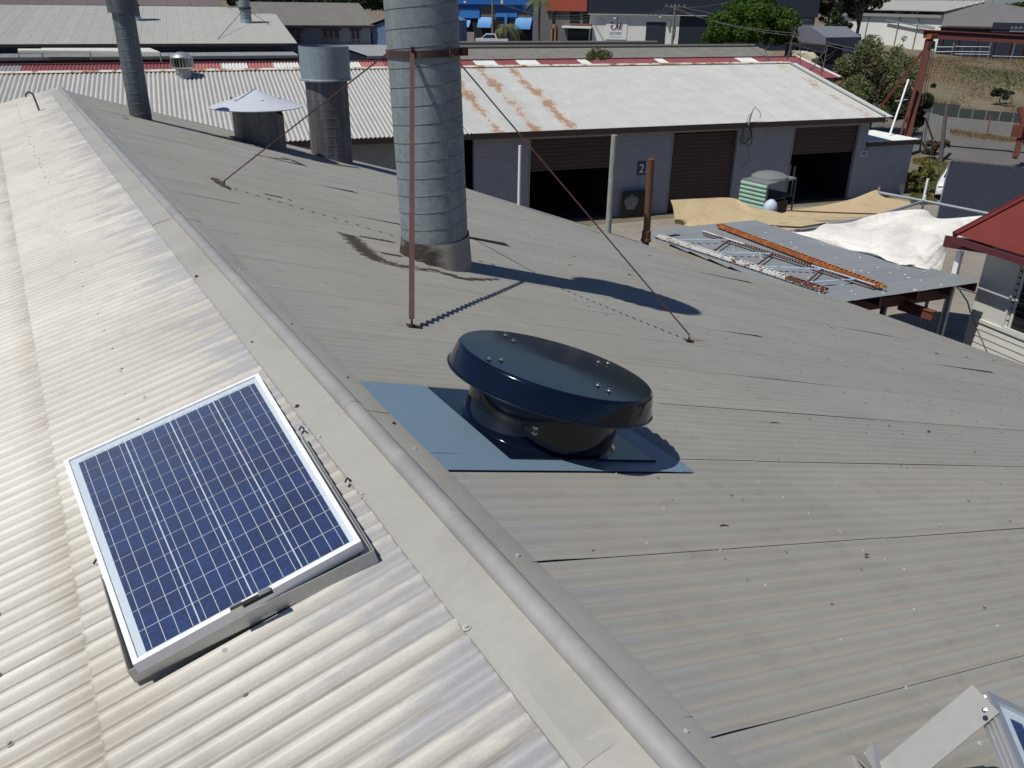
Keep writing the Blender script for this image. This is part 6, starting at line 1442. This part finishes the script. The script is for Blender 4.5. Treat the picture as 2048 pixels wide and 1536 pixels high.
# lower grey building at the end of it and its dark shed
LF = Fac(at_ground(1588, 100, 96), B=at_ground(1655, 90, 92)); lb_ = thing('grey_shed', 'blue grey shed with dark lean-to at the end of the charcoal warehouse', 'shed', LF.P(2, 0, -2))
a_, b_, _, _ = LF.rect(1578, 30, 1640, 60); zA = LF.uz(1620, 55)[1]
mb = MB(); mb.slab([LF.P(a_, 0), LF.P(b_+1.2, 0), LF.P(b_+1.2, LF.uz(1655, 75)[1]), LF.P(b_-1.2, LF.uz(1622, 53)[1]), LF.P(a_, LF.uz(1590, 53)[1])], -LF.N, 6); mb.build('wall', paint('slate_block_wall', (.15, .16, .19), .8), lb_)
mb = MB(); LF.pbx(mb, 1618, 88, 1690, 125, .5, 3); mb.build('lean_to', M['dark'], lb_); mb = MB(); mb.slab([LF.P(LF.rect(1615, 80, 1690, 90)[0], LF.uz(1620, 86)[1], .2), LF.P(LF.rect(1615, 80, 1692, 90)[1], LF.uz(1680, 106)[1], .2), LF.P(LF.rect(1615, 80, 1692, 90)[1], LF.uz(1680, 106)[1], 3.5), LF.P(LF.rect(1615, 80, 1690, 90)[0], LF.uz(1620, 86)[1], 3.5)], (0, 0, 1), .08); mb.build('lean_to_roof', M['charcoal'], lb_)
cv = thing('caravan', 'cream caravan with pale roof rack behind the red roof end', 'caravan', at_ground(1600, 125, 66))
CF = Fac(at_ground(1578, 120, 66), B=at_ground(1630, 120, 65)); a_, b_, z0, z1 = CF.rect(1579, 106, 1625, 122)
mb = MB(); mb.slab([CF.P(a_, .5), CF.P(b_, .5), CF.P(b_, z0+.2), CF.P(b_-.5, z1), CF.P(a_+.2, z1)], -CF.N, 2.2); mb.build('caravan_body', M['yellow'], cv)
mb = MB(); mb.beam(CF.P(a_+.1, z1+.12, -.2), CF.P(b_-.5, z1+.12, -.2), .08, .06); mb.beam(CF.P(a_+.1, z1+.0, -.2), CF.P(a_+.1, z1+.12, -.2), .05, .05, (0, 1, 0)); mb.build('roof_rack', M['white'], cv)
# white warehouse and its grey gable end
WFa = Fac(at_ground(1657, 60, 150), B=at_ground(1884, 60, 126)); ww = thing('white_warehouse', 'big white walled warehouse with grey gable end on the rise at upper right', 'warehouse', WFa.P(8, 3.4, -6))
a_, b_, _, _ = WFa.rect(1657, 30, 1884, 60); ztw = WFa.uz(1800, 28)[1]
mb = MB(); WFa.bx(mb, a_, b_, 0, ztw-.45, -20, 0); mb.build('white_wall', M['wallwhite'], ww)
mb = MB(); WFa.bx(mb, a_, b_+.1, ztw-.44, ztw, .0, .5); mb.build('gutter_band', M['wallgrey'], ww)
GF = Fac(WFa.P(b_, 0, 0), B=WFa.P(b_, 0, 0)+Vector((WFa.N.x, WFa.N.y, 0))*-1+Vector((0, 0, 0)))
EFa = WFa.P(b_+.02, 0, 0); EFb = at_ground(2095, 60, 118); EF = Fac(EFa, B=EFb)
zap = EF.uz(1975, 3)[1]; uap = EF.uz(1975, 3)[0]; zee = EF.uz(1882, 24)[1]; zrt = EF.uz(2048, 20)[1]; urt = EF.uz(2100, 30)[0]
mb = MB(); mb.slab([EF.P(0, 0), EF.P(urt, 0), EF.P(urt, zrt-.4), EF.P(uap, zap), EF.P(0, zee)], -EF.N, .3); mb.build('gable_wall', M['wallgrey'], ww)
for k in range(7):
    uu = uap*(k+.3)/7; zz = zee+(zap-zee)*(k+.3)/7; mb = MB(); EF.bx(mb, uu-.12, uu+.12, zz+.05, zz+.3, -.25, .12); mb.build('purlin_cap', M['white'], ww)
back_v = (WFa.P(a_, 0, 0)-WFa.P(b_, 0, 0))
P0, P1 = EF.P(uap, zap, 0), EF.P(0, zee+.05, .2); mb = MB(); mb.slab([P1, P0, P0+back_v, P1+back_v], (0, 0, 1), .1); mb.slab([P0, EF.P(urt, zrt-.35, 0), EF.P(urt, zrt-.35, 0)+back_v, P0+back_v], (0, 0, 1), .1); mb.build('roof', M['oldgrey'], ww)
for x in (1703, 1738, 1800, 1839): mb = MB(); u_, z_ = WFa.uz(x-4, 60); mb.beam(WFa.P(u_, ztw-.1, .15), WFa.P(u_-.1, 3.2, .15), .12, .12); mb.build('downpipe', M['wallgrey'], ww)
mb = MB(); mb.beam(WFa.P(*WFa.uz(1777, 40), .4), WFa.P(*WFa.uz(1872, 58), .4), .18, .2); mb.build('raking_duct', M['pipe'], ww); mb = MB(); mb.beam(WFa.P(*WFa.uz(1840, 48), .4), WFa.P(*WFa.uz(1874, 55), .4), .12, .14); mb.build('raking_duct', M['pipe'], ww)
mb = MB(); WFa.pbx(mb, 1694, 67, 1730, 90, 1, 4); tag(mb.build('site_cabin', M['charcoal']), 'small dark cabin before the white warehouse wall', 'cabin')
# dark open shed under the gable wall
SF = Fac(at_ground(1872, 110, 110), B=at_ground(2110, 118, 103)); os_ = thing('dark_open_shed', 'dark open fronted shed with rusted fascia below the grey gable wall', 'shed', SF.P(6, 3.4, -2))
a_, b_, z0, z1 = SF.rect(1874, 58, 2110, 116)
mb = MB(); SF.bx(mb, a_, b_, 2.5, z1, -8, -.4); mb.build('shed_body', M['charcoal'], os_)
mb = MB(); SF.bx(mb, a_-.2, b_, z1, z1+.12, -8.2, .2); mb.build('shed_roof', M['fascia'], os_)
a2, b2, z2, z3 = SF.rect(1984, 46, 2110, 66); mb = MB(); SF.bx(mb, a2, b_, z2, z3, -.39, .1); mb.build('name_board', M['charcoal'], os_)
mb = MB(); rnd = random.Random(2)
a3, b3, z4, z5 = SF.rect(2020, 52, 2110, 65)
pts = [SF.P(a3, z4, .13)] + [SF.P(a3+(b3-a3)*t, z4+(z5-z4)*(.75+.25*math.sin(t*60)), .13) for t in [i/40 for i in range(1, 40)]] + [SF.P(b3, z4, .13)]
mb.slab(pts, SF.N, .01); mb.build('pale_scrawl', paint('pale_grey_scrawl', (.16, .17, .2), .7), os_)
for k, x in enumerate((1880, 1912, 1950, 1985, 2018, 2045)): mb = MB(); u_ = SF.uz(x, 100)[0]; SF.bx(mb, u_-.08, u_+.08, 2.5, z1, -.39, -.2); mb.build('shed_post', M['fascia'], os_)
yf = Fac(at_ground(1868, 115, 103), B=at_ground(2060, 120, 99)); sfn = thing('yard_fence', 'grey pipe and rail fence in front of the dark open shed', 'fence', yf.P(5, 3.3, 0))
for x in (1870, 1908, 1982, 2030, 2060):
    mb = MB(); u_, z_ = yf.uz(x+.5, 85); mb.tube([yf.P(u_, 2.8), yf.P(u_+.0, z_)], .06, 6); mb.build('fence_post', M['pipe'], sfn)
for (x0, y0, x1, y1) in ((1868, 94, 1908, 94), (1910, 93, 1980, 94), (1868, 104, 1908, 103), (1910, 103, 1980, 104), (1910, 108, 1980, 109), (1984, 112, 2060, 114)):
    mb = MB(); mb.tube([yf.P(*yf.uz(x0, y0)), yf.P(*yf.uz(x1, y1))], .045, 5); mb.build('fence_rail', M['pipe'], sfn)
for x in (1925, 1945, 1962): mb = MB(); mb.tube([yf.P(yf.uz(x, 100)[0], 2.9), yf.P(*yf.uz(x, 94))], .03, 5); mb.build('fence_rail', M['pipe'], sfn)

# utility poles, wires
def pole(x, yb, yt, dpp, lab, arms=((0, 1.),)):
    B = at_ground(x, yb, dpp); T = D(x, yt, dpp); t = thing('utility_pole', lab, 'pole', B, 'power poles'); mb = MB(); mb.tube([B, Vector((B.x, B.y, T.z))], [.2, .13], 10); mb.build('pole_shaft', M['pole'], t)
    for dz, l in arms:
        mb = MB(); c = Vector((B.x, B.y, T.z-.3-dz)); mb.beam(c-_r*l, c+_r*l, .12, .12); mb.build('crossarm', M['pole'], t)
        for k in (-1, -.4, .4, 1): mb = MB(); mb.tube([c+_r*l*k*.95+Vector((0, 0, .05)), c+_r*l*k*.95+Vector((0, 0, .3))], .07, 6); mb.build('insulator', M['wallgrey'], t)
    return Vector((B.x, B.y, T.z-.3))
Pa = pole(1343, 100, 8, 112, 'grey timber power pole before the white studio wall', ((0, 1.3),))
Pb = pole(985, 90, -6, 118, 'thin grey power pole before the blue building', ((-.1, 1.0), ))
mb = MB(); c = D(1347, 66, 111.6); mb.tube([c+Vector((0, 0, 1)), c+Vector((.25, 0, .6)), c+Vector((.25, 0, -.4)), c+Vector((.05, 0, -1))], .08, 6); tag(mb.build('cable_loop', M['blackmat']), 'black cable loop hung on the studio wall power pole', 'cable')
wl_ = thing('power_lines', 'thin sagging power lines strung from the studio pole to the right', 'power lines', (Pa.x, Pa.y, Pa.z))
def wire(p, q, sag=.8, r=.022):
    mb = MB(); mb.tube([p+(q-p)*t-Vector((0, 0, sag*4*t*(1-t))) for t in [i/12 for i in range(13)]], r, 4, caps=False); mb.build('wire', M['wire'], wl_)
for k, (xq, yq, dq) in enumerate(((1585, 66, 70), (1588, 72, 70), (1500, -10, 90), (1620, 40, 95))): wire(Pa+_r*(.5*k-.8), D(xq, yq, dq), .5)
for k in range(3): wire(Pa+_r*(.8*k-1), D(1182, 28+2*k, 123), 1.2); wire(Pb+_r*(.6*k-.6), D(1180, 27+6*k, 120), 1.0)
for (x0, y0, d0, x1, y1, d1) in ((1585, 66, 70, 1905, 120, 66), (1588, 72, 70, 1905, 128, 66)): wire(D(x0, y0, d0), D(x1, y1, d1), .4)
# palms, ute, hedge in front of the blue building
def palm(x, yb, yt, dpp, r, lab, seed, mat='leafolive'):
    rnd = random.Random(seed); B = at_ground(x, yb, dpp); T = D(x, yt, dpp); t = thing('palm_tree', lab, 'palm', B); mb = MB(); top = Vector((B.x, B.y, T.z)); mb.tube([B, top], [.22, .15], 8); mb.build('trunk', M['bark'], t)
    for k in range(16):
        a = rnd.uniform(0, 2*PI); el = rnd.uniform(.1, 1.1); d = Vector((math.cos(a), math.sin(a), 0)); pts = []; L = r*rnd.uniform(.8, 1.1)
        for i in range(7): s = i/6; pts.append(top+d*(L*s*math.cos(el*(1-s)))+Vector((0, 0, L*(math.sin(el)*s-1.1*s*s))))
        mb = MB(); sd = Vector((-d.y, d.x, 0))
        for i in range(6):
            for q in (-1, 1):
                p0, p1 = pts[i], pts[i+1]; 
                for j in range(3): pj = p0+(p1-p0)*(j/3); w_ = L*.28*math.sin(PI*min(.95, (i+j/3+.6)/6.6)); mb.add([pj, pj+(p1-p0)*.22, pj+(p1-p0)*.5+sd*q*w_-Vector((0, 0, w_*.6))], [(0, 1, 2)])
        mb.build('frond', M[mat], t)
palm(1077, 95, 2, 108, 2.2, 'tall palm before the taupe wall', 3)
palm(1010, 95, 52, 108, 2.3, 'short yellowing palm before the blue building', 4)
tree('hedge', 'green garden shrubs at the foot of the taupe wall', at_ground(1085, 100, 112), 3.0, 2.0, 2, M['leafdark'], 2500, .14, 31, .08, .05, 12, cat='shrub')
tree('hedge', 'scrubby brown shrubs between the palms', at_ground(1040, 100, 110), 2.6, 2.6, 2, M['leafred'], 2200, .14, 32, .08, .05, 12, cat='shrub')
# ute
uP = at_ground(980, 90, 104)
hu = math.atan2(_r.x, _r.y)+PI; Xu = -_r; Zu = Vector((0, 0, 1)); zb_u = D(982, 86, 104).z-.5; uP = Vector((uP.x, uP.y, max(0, zb_u)))
pk = MB(); pk.box((uP.x, uP.y, uP.z/2), (14, 4, uP.z), _r, fh); o = pk.build('raised_car_park', M['concrete']); tag(o, 'raised concrete parking deck before the blue building', 'deck')
ut = thing('parked_ute', 'small white utility truck parked before the blue building', 'ute', uP)
def uq(x, y, z): return uP+Xu*x+fh*y+Zu*z
mb = MB(); mb.box(uq(0, 0, .75), (4.6, 1.7, .55), Xu, fh); mb.box(uq(1.75, 0, .9), (1.1, 1.6, .3), Xu, fh); mb.build('body', M['carwhite'], ut)
mb = MB(); mb.box8([uq(-.9, -.75, 1.03), uq(1.2, -.75, 1.03), uq(1.2, .75, 1.03), uq(-.9, .75, 1.03), uq(-.7, -.65, 1.6), uq(.5, -.65, 1.6), uq(.5, .65, 1.6), uq(-.7, .65, 1.6)]); mb.build('cabin', M['carwhite'], ut)
mb = MB(); mb.slab([uq(-.75, -.73, 1.1), uq(1.0, -.73, 1.1), uq(.45, -.66, 1.52), uq(-.6, -.66, 1.52)], -fh, .03); mb.build('side_window', M['glass'], ut)
for x in (1.4, -1.4): mb = MB(); mb.tube([uq(x, -.88, .35), uq(x, -.6, .35)], .34, 16); mb.build('wheel', M['blackmat'], ut)
# retaining wall piece left of it
RF = Fac(D(905, 75, 98), B=D(948, 75, 97)); mb = MB(); RF.pbx(mb, 905, 64, 948, 92, -.4, 0); tag(mb.build('concrete_wall', M['concrete']), 'pale concrete panel wall right of the big flue', 'wall')
# distant tree line and hills
tl = MB(); 
cl = [(D(470+16*k+random.uniform(-6, 6), 2+random.uniform(-6, 4), 150), random.uniform(1.2, 2.4)) for k in range(30)]
o = leaves('far_tree_line', cl, 9000, .45, M['leafdark'], None, 44); o['kind'] = 'stuff'
cl = [(D(1640+14*k+random.uniform(-6, 6), 19+random.uniform(-3, 3)+k*.05, 300), random.uniform(2, 4)) for k in range(60)]
o = leaves('far_bushland', cl, 9000, 1.0, M['leafdark'], None, 45); o['kind'] = 'stuff'
hm = MB(); n = 120; R1_ = 2300
vs = []
for i in range(n+1):
    a = 2*PI*i/n; hh_ = 11+2.5*math.sin(a*5+1)+2*math.sin(a*13)+1.5*math.sin(a*29+2); vs += [(math.sin(a)*R1_, math.cos(a)*R1_, -5), (math.sin(a)*R1_*1.05, math.cos(a)*R1_*1.05, max(6, hh_)), (math.sin(a)*R1_*1.3, math.cos(a)*R1_*1.3, -5)]
hm.add(vs, [(3*i, 3*i+1, 3*i+4, 3*i+3) for i in range(n)]+[(3*i+1, 3*i+2, 3*i+5, 3*i+4) for i in range(n)], True); o = hm.build('hills', M['hill'], org=(0, 0, 0)); o['kind'] = 'structure'
